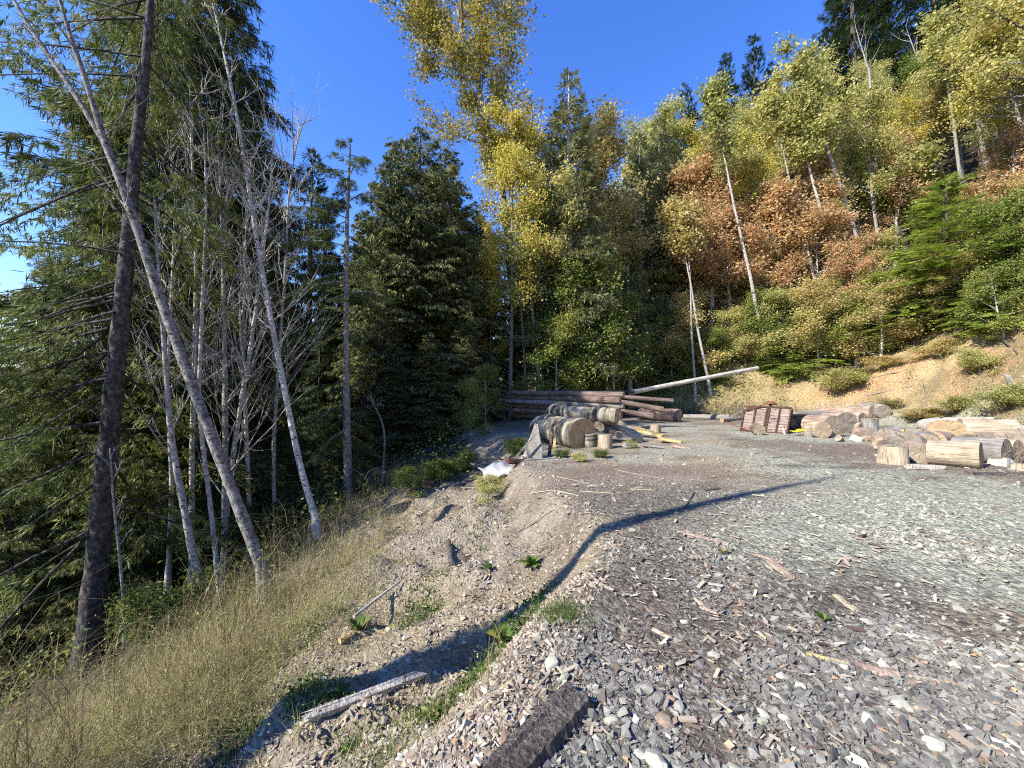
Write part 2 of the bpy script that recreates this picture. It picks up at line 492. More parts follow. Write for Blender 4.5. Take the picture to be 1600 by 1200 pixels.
r = np.random.default_rng(11)
def gravel():
    mb = MB()
    x, y = scatter_view(r, 370000, 1.25, 12.0, -.6, 1.05, 1.25)
    d = edge_d(x, y) + .8 * (fbm(x / .6, y / .6, 3, 71) - .5) - .45 * sstep(2.9, 2.2, y)
    n1 = fbm(x / 1.1, y / 1.1, 4, 72)
    near = 1 - sstep(5.5, 8, np.hypot(x - 1, y) + 3 * (fbm(x / 2.2, y / 2.2, 4, 51) - .5))
    p = .62 * sstep(-.2, .3, d) * np.clip(.34 + .66 * near, 0, 1) * (.08 + .92 * sstep(.41, .58, n1)) + .06 * (d <= .1) * (d > -4)
    k = r.uniform(size=len(x)) < p
    x, y, d, n1 = x[k], y[k], d[k], n1[k]
    n = len(x)
    size = np.where(r.uniform(size=n) < .66, r.uniform(.005, .011, n), .010 + .012 * r.gamma(.9, 1.1, n)) * (1 + .05 * y)
    size = np.minimum(size, .05 + .002 * y)
    pale = sstep(1.0, 3.4, x - .12 * y + 2.2 * (fbm(x / 2.2, y / 2.2, 4, 51) - .5))
    t = np.clip(r.normal(.30 + .28 * pale, .13, n), 0, .80)
    t = np.where(r.uniform(size=n) < .012, r.uniform(.80, .86, n), t)
    t = np.where(r.uniform(size=n) < .04, r.uniform(.89, 1, n), t)
    dirt = d < -.05
    t = np.where(dirt, np.where(r.uniform(size=n) < .5, r.uniform(.5, .8, n), r.uniform(.89, .97, n)), t)
    z = H(x, y) + size * r.uniform(-.12, .16, n)
    irregular_stones(r, mb, np.stack([x, y, z], -1), size, t, (.45, 1.0))
    tag(mb.obj('gravel', M['stone']), 'loose angular slate and crushed stone covering the yard', 'gravel', kind='stuff')
    # clods of dry dirt on the fill slope
    mb = MB()
    x, y = scatter_view(r, 60000, 1.6, 14, -1.0, .35, 1.3)
    d = edge_d(x, y)
    k = (d < .25) & (d > -4.2) & (r.uniform(size=len(x)) < .35 + .65 * sstep(.45, .6, fbm(x / .8, y / .8, 3, 75)))
    x, y = x[k], y[k]; n = len(x)
    size = (.006 + .011 * r.gamma(.7, 1.4, n)) * (1 + .09 * y)
    size = np.minimum(size, .022 + .006 * y)
    irregular_stones(r, mb, np.stack([x, y, H(x, y) + size * .1], -1), size, r.uniform(0, 1, n), (.5, .9))
    nn = NT('clod'); t = nn.attr('tint').outputs['Fac']
    c = nn.ramp(t, [(0, (.19, .155, .115)), (.5, (.29, .245, .185)), (.9, (.38, .325, .245)), (1, (.46, .43, .36))])
    tag(mb.obj('dirt', nn.done(nn.pbr(c, .95, .1))), 'crumbled dry brown dirt clods on the fill slope', 'dirt', kind='stuff')
    # wood chips, bark crumbs, short twigs
    mb = MB()
    x, y = scatter_view(r, 24000, 1.5, 20, -1.0, 1.1, .8)
    d = edge_d(x, y); h = hill_d(x, y)
    k = (d > -4) & (h < .3) & (r.uniform(size=len(x)) < .12 + .88 * sstep(.47, .64, fbm(x / 1.5, y / 1.0, 4, 77)))
    x, y = x[k], y[k]; n = len(x)
    L = (.008 + .017 * r.gamma(.9, 1.0, n)) * (1 + .09 * y); wd = np.minimum(L * r.uniform(.05, .30, n), .03 + .002 * y)
    a = r.uniform(0, np.pi, n)
    X = np.stack([np.cos(a), np.sin(a), r.normal(0, .15, n)], -1); Z = np.stack([r.normal(0, .2, n), r.normal(0, .2, n), np.ones(n)], -1)
    R = frames(X, Z) * np.stack([L, wd, np.minimum(wd * .4, .02)], -1)[:, None, :]
    mb.stamp(CUBE_V, CUBE_F, R, np.stack([x, y, H(x, y) + .012 + .002 * y], -1), r.uniform(0, 1, n))
    nn = NT('wood_chip'); t = nn.attr('tint').outputs['Fac']
    c = nn.ramp(t, [(0, (.09, .06, .045)), (.3, (.20, .155, .12)), (.6, (.33, .27, .205)), (.9, (.50, .44, .33)), (1, (.28, .27, .25))])
    M['chip'] = nn.done(nn.pbr(c, .85, .15))
    tag(mb.obj('debris', M['chip']), 'bark crumbs, wood chips and short twigs strewn over the yard', 'debris', kind='stuff')
    # fallen leaves
    mb = MB()
    x, y = scatter_view(r, 3000, 1.6, 22, -1.0, 1.3, 1.0)
    k = (edge_d(x, y) > -4) & (r.uniform(size=3000) < .06); x, y = x[k], y[k]; n = len(x)
    R = frames(np.stack([r.normal(size=n), r.normal(size=n), r.normal(0, .2, n)], -1), np.stack([r.normal(0, .35, n), r.normal(0, .35, n), np.ones(n)], -1))
    mb.stamp(LEAF_V, LEAF_F, R * (.035 * (1 + .04 * y) * r.uniform(.6, 1.3, n))[:, None, None], np.stack([x, y, H(x, y) + .025], -1), r.uniform(.3, 1, n))
    tag(mb.obj('fallen_leaves', M['orange']), 'scattered fallen orange and brown leaves on the ground', 'leaves', kind='stuff')

LEAF_V = np.array([(0, 0, 0), (.5, .38, .10), (1, 0, -.08), (.5, -.38, .10)], float)
LEAF_F = np.array([(0, 2, 1), (0, 3, 2)])
gravel()

# ------------------------------------------------------------------ grass, weeds and dry stalks
def blades(r, mb, P, hgt, wid, lean, tint, seg=3, head=None):
    n = len(P)
    head = r.uniform(0, 2 * np.pi, n) if head is None else head
    D = np.stack([np.cos(head), np.sin(head), np.zeros(n)], -1)
    S = np.stack([-np.sin(head), np.cos(head), np.zeros(n)], -1)
    tw = r.uniform(0, np.pi, n)[:, None]; S = S * np.cos(tw) + D * np.sin(tw)
    pts = []
    for k in range(seg + 1):
        s = k / seg
        c = P + D * (lean * hgt * s ** 2)[:, None] + np.array([0, 0, 1]) * (hgt * (s - .35 * lean * s ** 2))[:, None]
        wd = (wid * (1 - .85 * s))[:, None]
        pts += [c - S * wd, c + S * wd]
    V = np.stack(pts, 1); m = 2 * (seg + 1)
    F = np.array([(2 * k, 2 * k + 1, 2 * k + 3, 2 * k + 2) for k in range(seg)])
    F = (F[None] + (np.arange(n) * m)[:, None, None]).reshape(-1, 4)
    mb.add(V.reshape(-1, 3), F, np.repeat(tint, m))

def on_ground(x, y, dz=0.0): return np.stack([x, y, H(x, y) + dz], -1)

def dry_grass():
    mb = MB()
    x, y = scatter_view(r, 125000, 1.9, 15, -1.2, -.02, .75)
    d = edge_d(x, y)
    patch = fbm(x / .8, y / .8, 3, 81)
    band = sstep(-2.2, -3.4, d + 2.4 * (patch - .5)) * (.35 + .65 * sstep(.36, .5, fbm(x / .45, y / .45, 3, 89))) * sstep(-7.2, -5.2, d + .0 * y)
    band = np.maximum(band, .10 * sstep(.5, .65, patch) * (d < -.2) * (d > -3))
    k = r.uniform(size=len(x)) < band * .75
    x, y, d = x[k], y[k], d[k]; n = len(x)
    hgt = r.uniform(.08, .44, n) * (.5 + 1.25 * sstep(-2.6, -4, d)) * (.5 + 1.0 * fbm(x / .7, y / .7, 3, 83)); lean = np.abs(r.normal(1.0, .7, n))
    t = np.clip(r.normal(.46, .17, n) + 1.5 * (fbm(x / .8, y / .8, 3, 82) - .5), 0, .88)
    t = np.where(r.uniform(size=n) < .22, r.uniform(.88, 1, n), t)
    blades(r, mb, on_ground(x, y, -.02), hgt, .0022 * (1 + .12 * y) * r.uniform(.6, 1.3, n), lean, t)
    # small dry leaves and seed heads on the stalks
    m = int(n * 1.1); j = r.integers(0, n, m)
    Pl = on_ground(x[j], y[j]) + np.stack([r.normal(0, .13, m), r.normal(0, .13, m), hgt[j] * r.uniform(.1, 1.0, m)], -1)
    mb.stamp(LEAF_V, LEAF_F, rand_rot(r, m) * (.014 * (1 + .06 * y[j]) * r.uniform(.5, 1.4, m))[:, None, None], Pl, np.clip(np.where(r.uniform(size=m) < .5, r.normal(.97, .05, m), r.normal(.55, .25, m)), 0, 1))
    tag(mb.obj('dry_grass', M['straw']), 'tangle of dry straw coloured grass and stalks along the slope edge', 'grass', kind='stuff')
    # taller dead stalks with side twigs
    kk = r.uniform(size=n) < .035; q = int(kk.sum()); ts = MB()
    base = on_ground(x[kk], y[kk], -.02); hh = hgt[kk] * r.uniform(1.3, 2.2, q) + .15
    blades(r, ts, base, hh, .0025 * (1 + .10 * y[kk]), np.abs(r.normal(.25, .2, q)), r.uniform(0, .45, q))
    for z_ in (.35, .5, .65, .8):
        blades(r, ts, base + np.stack([r.normal(0, .02, q), r.normal(0, .02, q), hh * z_], -1), hh * .35, .0018 * (1 + .10 * y[kk]), np.abs(r.normal(.8, .4, q)), r.uniform(0, .6, q), 2)
    tag(ts.obj('dead_stalks', M['straw']), 'thin brown dead stalks standing in the dry grass', 'stalks', kind='stuff')
    # green ground cover low on the slope
    mb = MB()
    x, y = scatter_view(r, 70000, 1.5, 14, -1.0, .1, 1.2)
    d = edge_d(x, y); pt = fbm(x / .55, y / .55, 3, 85)
    k = (d < -.5) & (d > -4.6) & (r.uniform(size=len(x)) < sstep(.52, .62, pt + .10 * sstep(5, 3, y) * sstep(-1.0, -2.0, x + .15 * y)) * .8)
    x, y = x[k], y[k]; n = len(x)
    blades(r, mb, on_ground(x, y), r.uniform(.03, .12, n), .006 * (1 + .08 * y) * r.uniform(.6, 1.3, n), np.abs(r.normal(.7, .4, n)), np.clip(r.normal(.4, .25, n), 0, 1), 2)
    m = n
    mb.stamp(LEAF_V, LEAF_F, frames(r.normal(size=(m, 3)) * (1, 1, .4), r.normal(size=(m, 3)) * .5 + (0, 0, 1)) * (.03 * (1 + .05 * y) * r.uniform(.5, 1.3, m))[:, None, None],
             on_ground(x, y) + np.stack([r.normal(0, .05, m), r.normal(0, .05, m), r.uniform(.01, .10, m)], -1), np.clip(r.normal(.4, .25, m), 0, 1))
    tag(mb.obj('ground_cover', M['weed']), 'low green weeds creeping over the fill slope', 'weeds', kind='stuff')
    # sparse dry grass on the cut bank
    mb = MB()
    n = 52000
    x = r.uniform(5, 38, n); y = r.uniform(8, 48, n); h = hill_d(x, y)
    pt = fbm(x / 1.4, y / 1.4, 4, 87)
    k = (h > -.8) & (h < 14) & (r.uniform(size=n) < np.clip(sstep(.46, .6, pt) + sstep(6, 9, h) + .6 * sstep(21, 17, x), 0, 1) * .8 * (1 - .75 * sstep(18, 22, x) * sstep(6.5, 5, h)))
    x, y = x[k], y[k]; n = len(x)
    t = np.clip(r.normal(.55, .2, n), 0, 1); t = np.where(r.uniform(size=n) < .35, r.uniform(.9, 1, n), t)
    blades(r, mb, on_ground(x, y), r.uniform(.2, .7, n), .018 * r.uniform(.6, 1.4, n), np.abs(r.normal(.5, .35, n)), t, 2)
    mb.stamp(LEAF_V, LEAF_F, rand_rot(r, n) * (.13 * r.uniform(.5, 1.3, n))[:, None, None], on_ground(x, y) + np.stack([r.normal(0, .2, n), r.normal(0, .2, n), r.uniform(.05, .5, n)], -1), t)
    tag(mb.obj('bank_grass', M['straw']), 'thin dry grass and weeds over the sandy cut bank', 'grass', kind='stuff')
    # undergrowth of the forest floor
    mb = MB()
    n = 210000
    x = r.uniform(-30, 36, n); y = 2.5 + 55.5 * r.uniform(0, 1, n) ** 1.25; d = edge_d(x, y); h = hill_d(x, y)
    ok = ((d < -4.6) | ((y > 10.5) & (d < -1.6)) | (h > 6.5) | ((y > 27) & (h > -6) & (h < 3) & (y > 30)))
    k = ok & (np.abs(x) < 1.5 * y) & (r.uniform(size=n) < .25 + .75 * sstep(.42, .58, fbm(x / 2, y / 2, 3, 88)))
    x, y = x[k], y[k]; n = len(x)
    s = .035 + .0045 * y
    mb.stamp(LEAF_V, LEAF_F, frames(r.normal(size=(n, 3)) * (1, 1, .5), r.normal(size=(n, 3)) * .6 + (0, 0, 1)) * (s * r.uniform(.6, 1.6, n))[:, None, None],
             on_ground(x, y) + np.stack([r.normal(0, .15, n), r.normal(0, .15, n), np.abs(r.normal(0, .45, n))], -1), np.clip(r.normal(.45, .25, n), 0, 1))
    tag(mb.obj('undergrowth', M['green']), 'leafy undergrowth covering the forest floor', 'undergrowth', kind='stuff')
dry_grass()
# ------------------------------------------------------------------ trees
def spray_template(n, wide, w=.05, seed=0, droop=.12):
    """flat evergreen spray along +x: a rib with paired leaflets"""
    rr = np.random.default_rng(seed); V = []; F = []
    for i in range(n):
        s = (i + .4) / n; l = wide * (1 - .72 * s) * (.55 + .9 * min(s * 3, 1) / 1.5)
        for sg in (-1, 1):
            an = math.radians(rr.uniform(38, 58)); b = len(V)
            dx, dy = math.cos(an), sg * math.sin(an); px, py = -dy, dx
            V += [(s, 0, -.10 * s * s), (s + .5 * l * dx + w * px, .5 * l * dy + w * py, -droop * l - .10 * s * s),
                  (s + l * dx, l * dy, -2.2 * droop * l - .10 * s * s), (s + .5 * l * dx - w * px, .5 * l * dy - w * py, -droop * l - .10 * s * s)]
            F += [(b, b + 1, b + 2, b + 3)]
    b = len(V); V += [(0, -.02, 0), (1.1, 0, -.14), (0, .02, 0), (.5, 0, .02)]; F += [(b, b + 1, b + 2, b + 3)]
    return np.array(V, float), np.array(F)

SPRAY_FINE = spray_template(6, .55, .045, 1)
SPRAY_MID = spray_template(5, .55, .06, 2)
SPRAY_FAR = spray_template(5, .55, .085, 3)

def tuft_template(n, w, spread, seed):
    """a small hanging tuft: a few narrow leaves fanned about +x"""
    rr = np.random.default_rng(seed); V = []; F = []
    for i in range(n):
        d = unit(np.array([1, rr.normal(0, spread), rr.normal(0, spread * .8)])); s = unit(np.cross(d, rr.normal(size=3)))
        l = rr.uniform(.55, 1.1); o = np.array([rr.uniform(-.15, .25), rr.normal(0, .10), rr.normal(0, .08)]); b = len(V)
        V += [o, o + d * l * .5 + s * w, o + d * l, o + d * l * .5 - s * w]; F += [(b, b + 1, b + 2, b + 3)]
    return np.array(V, float), np.array(F)
TUFT = tuft_template(4, .11, .50, 7)
TUFT_FINE = tuft_template(8, .042, .55, 8)
TUFT_FIR = tuft_template(4, .09, .65, 9)

def path_at(P, t):
    """points on a polyline at fractions t"""
    k = len(P) - 1; f = np.clip(np.asarray(t) * k, 0, k - 1e-6); i = f.astype(int); u = (f - i)[:, None]
    return P[i] * (1 - u) + P[i + 1] * u

def flare(P, R):
    """trunk radii swell towards the root collar and waver a little"""
    h = np.maximum(P[:, 2] - P[0, 2] - .3, 0)
    return R * (1 + .55 * np.exp(-h / (2.2 * R[0]))) * (1 + .05 * np.sin(h * 5.1 + R[0] * 90) + .04 * np.sin(h * 11.7))

def conifer(r, P, R0, Lfun, nb, up=(-.35, .5), droop=.35, spray=.35, tmpl=SPRAY_MID, dens=9.0, start=.1, hang=.3, side=None, width=.42,
            tint=(.5, .18), bare=0.0, sides=8, wood=True, updir=0.0, zr=.25):
    """trunk and crown of an evergreen on the trunk path P. Lfun(t): branch length at height fraction t"""
    tr = MB(); cr = MB()
    k = len(P)
    tt = np.linspace(0, 1, k)
    add_tube(tr, P, flare(P, R0 * (1 - tt) ** .8 + .012), sides)
    t = start + (1 - start) * (np.arange(nb) + r.uniform(0, 1, nb)) / nb
    t = np.clip(t, 0, .995)
    az = r.uniform(0, 2 * np.pi, nb)
    if side is not None:                        # fuller on the side that gets the light
        keep = r.uniform(size=nb) < np.clip(.55 + .6 * np.cos(az - side[0]) * side[1], .06, 1)
        t, az = t[keep], az[keep]; nb = len(t)
    L = np.array([Lfun(q) for q in t]) * r.uniform(.65, 1.15, nb)
    if side is not None: L = L * (1 + .35 * np.cos(az - side[0]) * side[1])
    base = path_at(P, t)
    upa = up[0] + (up[1] - up[0]) * t + r.normal(0, .19, nb)
    D = np.stack([np.cos(az), np.sin(az), np.zeros(nb)], -1)
    def bpt(i, s):
        l = L[i] * s
        q = base[i] + D[i] * l[:, None]
        q[:, 2] += l * np.tan(upa[i]) - droop * (1 - .7 * t[i]) * l * s + updir * L[i] * s ** 3
        return q
    if wood:
        for i in range(nb):
            s = np.linspace(0, .96, 5); B = bpt(np.full(5, i), s)
            r0 = min(.008 + .007 * L[i], R0 * .3)
            add_tube(tr, B, r0 * (1 - s) + .003, 3, .5)
    cnt = np.maximum((dens * L ** 1.6 + 3).astype(int), 2)
    idx = np.repeat(np.arange(nb), cnt); n = len(idx)
    s = r.uniform(.10 + bare, 1, n) ** .8
    lw = width * L[idx] * (1 - .78 * s) * np.minimum(1, s * 2.2) + .10
    q = r.uniform(-1, 1, n); lat = q * lw
    S = np.stack([-D[idx][:, 1], D[idx][:, 0], np.zeros(n)], -1)
    base_s = bpt(idx, np.maximum(s - .25 * np.abs(lat) / (L[idx] + .1), 0))
    out = D[idx]
    pos = base_s + S * lat[:, None] + out * (np.abs(lat) * .45)[:, None]
    pos[:, 2] -= .22 * np.abs(lat) * (1 + hang) + r.uniform(0, .05, n)
    sg = np.sign(q)[:, None]
    X = out * r.uniform(.5, 1.1, n)[:, None] + S * sg * r.uniform(.1, 1.0, n)[:, None] * np.minimum(np.abs(lat) / .15, 1)[:, None]
    X[:, 2] += (upa[idx] * .5 - hang + r.normal(0, .15, n))
    Z = r.normal(0, zr, (n, 3)) + (0, 0, 1)
    sz = spray * r.uniform(.6, 1.25, n)
    tn = np.clip(r.normal(tint[0], tint[1], n) + .25 * (r.uniform(size=nb)[idx] - .5), 0, 1)
    cr.stamp(*tmpl, frames(X, Z) * sz[:, None, None], pos, tn)
    # leader
    m = 8; tip = P[-1]
    X = np.stack([r.normal(0, .4, m), r.normal(0, .4, m), np.ones(m)], -1)
    cr.stamp(*tmpl, frames(X, r.normal(size=(m, 3))) * spray, np.tile(tip - (0, 0, .15), (m, 1)), np.full(m, tint[0]))
    return tr, cr

def limb(r, p, d, L, r0, up=.3, k=6, wob=.10):
    """one crooked limb; returns its points"""
    pts = [np.array(p, float)]; d = unit(d)
    for i in range(k):
        d = unit(d + r.normal(0, wob, 3) + (0, 0, up / k)); pts.append(pts[-1] + d * L / k)
    return np.array(pts)

def broadleaf(r, P, R0, start, nl, Lfun, up=.5, twigs=4, per=26, leaf=.16, sigma=.34, sides=7, tint=(.5, .2), elev=.5, drop=0.0, twig_sides=3, clump_t=.22, trunk_top=.012, leaf_sag=.0):
    """trunk with limbs, and a crown of leaf clumps along the twigs"""
    tr = MB(); cr = MB(); k = len(P); tt = np.linspace(0, 1, k)
    add_tube(tr, P, flare(P, R0 * (1 - tt) ** .75 + trunk_top), sides)
    C = []
    for i in range(nl):
        t = start + (1 - start) * (i + r.uniform()) / nl
        b = path_at(P, np.array([min(t, .995)]))[0]
        L = Lfun((t - start) / (1 - start)) * r.uniform(.6, 1.25)
        a = r.uniform(0, 2 * np.pi); e = elev + r.normal(0, .2)
        d = np.array([math.cos(a) * math.cos(e), math.sin(a) * math.cos(e), math.sin(e)])
        B = limb(r, b, d, L, 0, up)
        r0 = min(.010 + .020 * L, R0 * .45)
        add_tube(tr, B, np.linspace(r0, .006, len(B)), 4)
        for q in range(twigs):
            s = r.uniform(.3, 1); p = path_at(B, np.array([s]))[0]
            dd = unit(B[-1] - B[0]) + r.normal(0, .65, 3); l2 = L * r.uniform(.15, .42)
            T2 = limb(r, p, dd, l2, 0, up * .6, 3)
            add_tube(tr, T2, [.007, .006, .004, .003], twig_sides)
            C += [T2[1], T2[2], T2[3]]
        C += [B[-1], B[-2]]
    C += list(path_at(P, np.linspace(.9, 1, 4)))
    C = np.array(C)
    if drop: C = C[r.uniform(size=len(C)) > drop]
    n = len(C) * per; ci = np.repeat(np.arange(len(C)), per)
    sg = (sigma * r.uniform(.6, 1.3, len(C)))[ci][:, None]
    pos = C[ci] + r.normal(size=(n, 3)) * sg * (1, 1, .75) - (0, 0, leaf_sag)
    tn = np.clip(tint[0] + r.normal(0, tint[1], n) + (clump_t * r.normal(size=len(C)))[ci], 0, 1)
    R = frames(r.normal(size=(n, 3)) * (1, 1, .6), r.normal(size=(n, 3)) * .8 + (0, 0, .7))
    cr.stamp(LEAF_V, LEAF_F, R * (leaf * r.uniform(.6, 1.3, n))[:, None, None], pos, tn)
    return tr, cr

def bare_tree(r, P, R0, start, nl, Lfun, elev=.95, up=.35, twigs=5, sides=7, thick=1.0, mb=None):
    tr = mb or MB(); k = len(P); tt = np.linspace(0, 1, k)
    add_tube(tr, P, flare(P, R0 * (1 - tt) ** .7 + .01), sides)
    for i in range(nl):
        t = start + (1 - start) * (i + r.uniform()) / nl
        b = path_at(P, np.array([min(t, .995)]))[0]
        L = Lfun((t - start) / (1 - start)) * r.uniform(.5, 1.3); a = r.uniform(0, 2 * np.pi); e = elev + r.normal(0, .22)
        d = np.array([math.cos(a) * math.cos(e), math.sin(a) * math.cos(e), math.sin(e)])
        B = limb(r, b, d, L, 0, up, 6, .07); r0 = thick * (.007 + .008 * L)
        add_tube(tr, B, np.linspace(r0, .004, len(B)), 4)
        for q in range(twigs):
            s = r.uniform(.2, .95); p = path_at(B, np.array([s]))[0]
            T2 = limb(r, p, unit(B[-1] - B[0]) + r.normal(0, .45, 3), L * r.uniform(.2, .5), 0, up, 3, .1)
            add_tube(tr, T2, thick * np.array([.007, .006, .0045, .003]), 3)
    return tr

def plant_tree(name, tr, cr, bark_m, leaf_m, label, cat='tree', group=None, loc=(0, 0, 0)):
    root = empty(name, loc)
    tag(root, label, cat, group)
    tr.obj('trunk', M[bark_m], root, True)
    if cr is not None: cr.obj('crown', M[leaf_m], root)
    return root

def straight(h, r, bend=.03, k=9):
    z = np.linspace(0, h, k); a = r.uniform(0, 6.28); q = (z / h)
    off = bend * h * (q ** 1.7) + bend * .25 * h * np.sin(q * 5)
    return np.stack([math.cos(a) * off, math.sin(a) * off, z], -1)

def base_at(px, Y, dz=-.15):
    x = (px - 800) / FPX * Y
    return np.array([x, Y, hz(x, Y) + dz])

def put(o, px, Y, top=None, h=None, sc_=None, rz=None, tilt=(0, 0), label=None, group=None, wide=1.0):
    """stand a tree on the ground and scale it so that its top reaches pixel row top"""
    b = base_at(px, Y)
    if top is not None: sc_ = (at(px, top, Y)[2] - b[2]) / h
    o.location = b; o.scale = (sc_ * wide, sc_ * wide, sc_)
    o.rotation_euler = (tilt[0], tilt[1], RR.uniform(0, 6.28) if rz is None else rz)
    if label: o['label'] = label
    if group: o['group'] = group
    return o

def put_h(o, px, top, h, hproto, near=1.5, **kw):
    """stand a tree of height h where its top reaches pixel row top: uphill until that fits"""
    Ys = np.arange(13, 75, .3); X = (px - 800) / FPX * Ys
    gap = np.array([at(px, top, q)[2] for q in Ys]) - H(X, Ys)
    gap = np.where(hill_d(X, Ys) > near, gap, 99)
    fit = np.nonzero(gap <= h)[0]
    k = int(fit[0]) if len(fit) else int(np.argmin(gap))
    return put(o, px, Ys[k], sc_=max(gap[k], 1) / hproto, **kw)

RR = random.Random(4)
r = np.random.default_rng(5)

# --- the spruce that stands nearest on the slope, its trunk leaning a little to the clearing
def near_path(pix, Y, k=6):
    return smooth_path(np.array([at(px, py, Y if np.isscalar(Y) else Y[i]) for i, (px, py) in enumerate(pix)]), k)

P = near_path([(132, 1062), (150, 900), (165, 740), (183, 560), (198, 400), (212, 240), (228, 90), (240, -60), (250, -220)], 7.4)
P0 = P[0].copy(); P[0][2] -= .5; P0[2] = P[0][2]
tr, cr = conifer(r, P - P0, .185, lambda t: 3.4 - 1.5 * t if t < .6 else 2.5, 125, up=(-.60, -.05), droop=.30, spray=.23, tmpl=TUFT_FINE, dens=19, start=.17, zr=.8,
                 hang=.8, side=(math.pi * .98, .95), width=.34, bare=.12, sides=14)
plant_tree('spruce_tree', tr, cr, 'bark_spruce', 'spruce', 'stout grey spruce trunk at the slope edge with long drooping green boughs', loc=P0)

# --- the white forked birch that leans across it
P = near_path([(418, 915), (395, 850), (345, 720), (285, 560), (245, 450), (212, 350), (190, 290), (165, 225), (132, 120), (105, 40), (80, -50)], [6.6, 6.5, 6.4, 6.3, 6.2, 6.1, 6.0, 6.0, 5.9, 5.8, 5.7])
P0 = P[0].copy(); P[0][2] -= .3
tr = bare_tree(r, P - P0, .082, .45, 9, lambda t: 1.2, .6, .5, 4, 12, .8)
F2 = near_path([(166, 228), (128, 165), (85, 100), (45, 40), (10, -20)], 6.0) - P0
add_tube(tr, F2, np.linspace(.042, .022, len(F2)), 9)
plant_tree('birch_tree', tr, None, 'bark_birch', None, 'white birch leaning far over with a forked bare top', loc=P0)

# --- other pale stems at the edge
def stem(pix, Y, rad, label, bm='bark_alder', start=.3, nl=16, L=2.0, elev=.9, thick=1.0, twigs=5, name='alder_tree'):
    P = near_path(pix, Y, 5); P0 = P[0].copy(); P[0][2] -= .3
    tr = bare_tree(r, P - P0, rad * .78, start, int(nl * 1.7), (lambda t: L * (1 - .55 * t)), elev, .3, twigs + 1, 9, thick * .95)
    return plant_tree(name, tr, None, bm, None, label, loc=P0)

stem([(330, 968), (305, 880), (285, 780), (268, 680), (258, 560), (248, 430), (240, 300)], 7.6, .085, 'thin pale birch stem rising from the dry grass beside the leaning birch', 'bark_birch', .45, 8, 1.4, name='birch_tree')
stem([(345, 945), (330, 800), (312, 640), (316, 480), (322, 320), (318, 200)], 8.6, .055, 'slender grey sapling stem close against the thin pale birch', 'bark_alder', .4, 10, 1.3)
stem([(497, 822), (470, 730), (445, 610), (422, 490), (402, 380), (385, 270), (366, 160), (345, 60), (332, 5)], 9.6, .090, 'tall pale alder leaning away from the clearing with a bare pointed top', 'bark_alder', .25, 22, 1.5, .5)
stem([(350, 900), (352, 760), (352, 620), (350, 480), (346, 330), (340, 190)], 9.4, .085, 'upright alder whose bare white branches sweep up before the dark firs', start=.15, nl=24, L=3.0, elev=1.0)
stem([(352, 800), (375, 640), (392, 540), (405, 440), (420, 320), (428, 210)], 10, .065, 'bare alder stem slanting towards the dead topped spruce', start=.2, nl=20, L=2.6)
stem([(300, 905), (300, 720), (304, 560), (306, 400), (300, 240), (296, 120)], 9.6, .07, 'straight bare alder behind the leaning birch', start=.3, nl=22, L=2.6)
stem([(262, 905), (268, 760), (262, 600), (270, 420), (275, 260)], 9.3, .055, 'bare alder half hidden by the evergreen boughs behind the birch', start=.3, nl=20, L=2.4)
stem([(430, 850), (428, 700), (436, 560), (446, 420), (452, 300), (470, 190)], 11.2, .062, 'bare alder with fine twigs holding a few dark catkins', start=.25, nl=26, L=2.6)
stem([(392, 860), (386, 700), (380, 540), (384, 380), (392, 250)], 10.8, .066, 'bare alder in the middle of the pale clump', start=.25, nl=24, L=2.8)
stem([(196, 985), (188, 880), (178, 790), (172, 700)], 7.0, .02, 'thin dead sapling beside the stout spruce trunk', 'bark_birch', .4, 5, .6, name='sapling')
stem([(598, 742), (601, 690), (597, 660), (588, 640), (580, 625)], 13, .035, 'small forked grey snag in the dark hollow', 'bark_birch', .6, 5, .7, .7, name='dead_sapling')

# --- the half dead spruce with a tufted top
P = near_path([(545, 830), (543, 720), (541, 600), (541, 480), (542, 370), (545, 280), (548, 215)], 12.5, 5)
P0 = P[0].copy(); P[0][2] -= .4
def Ltop(t):
    if t < .05: return .9
    if t < .30: return 1.6
    if t < .50: return .35 if t < .42 else .8
    return 1.35 * min(1, (1 - t) * 3.5) + .28
tr, cr = conifer(r, P - P0, .13, Ltop, 120, up=(-.10, .30), droop=.62, spray=.17, tmpl=TUFT_FINE, dens=75, start=.03, hang=1.2, side=(math.pi, .35), width=.20, sides=10, tint=(.5, .25), zr=.8)
plant_tree('spruce_tree', tr, cr, 'bark_birch', 'spruce', 'thin half dead spruce with a tufted top standing clear against the sky', loc=P0)

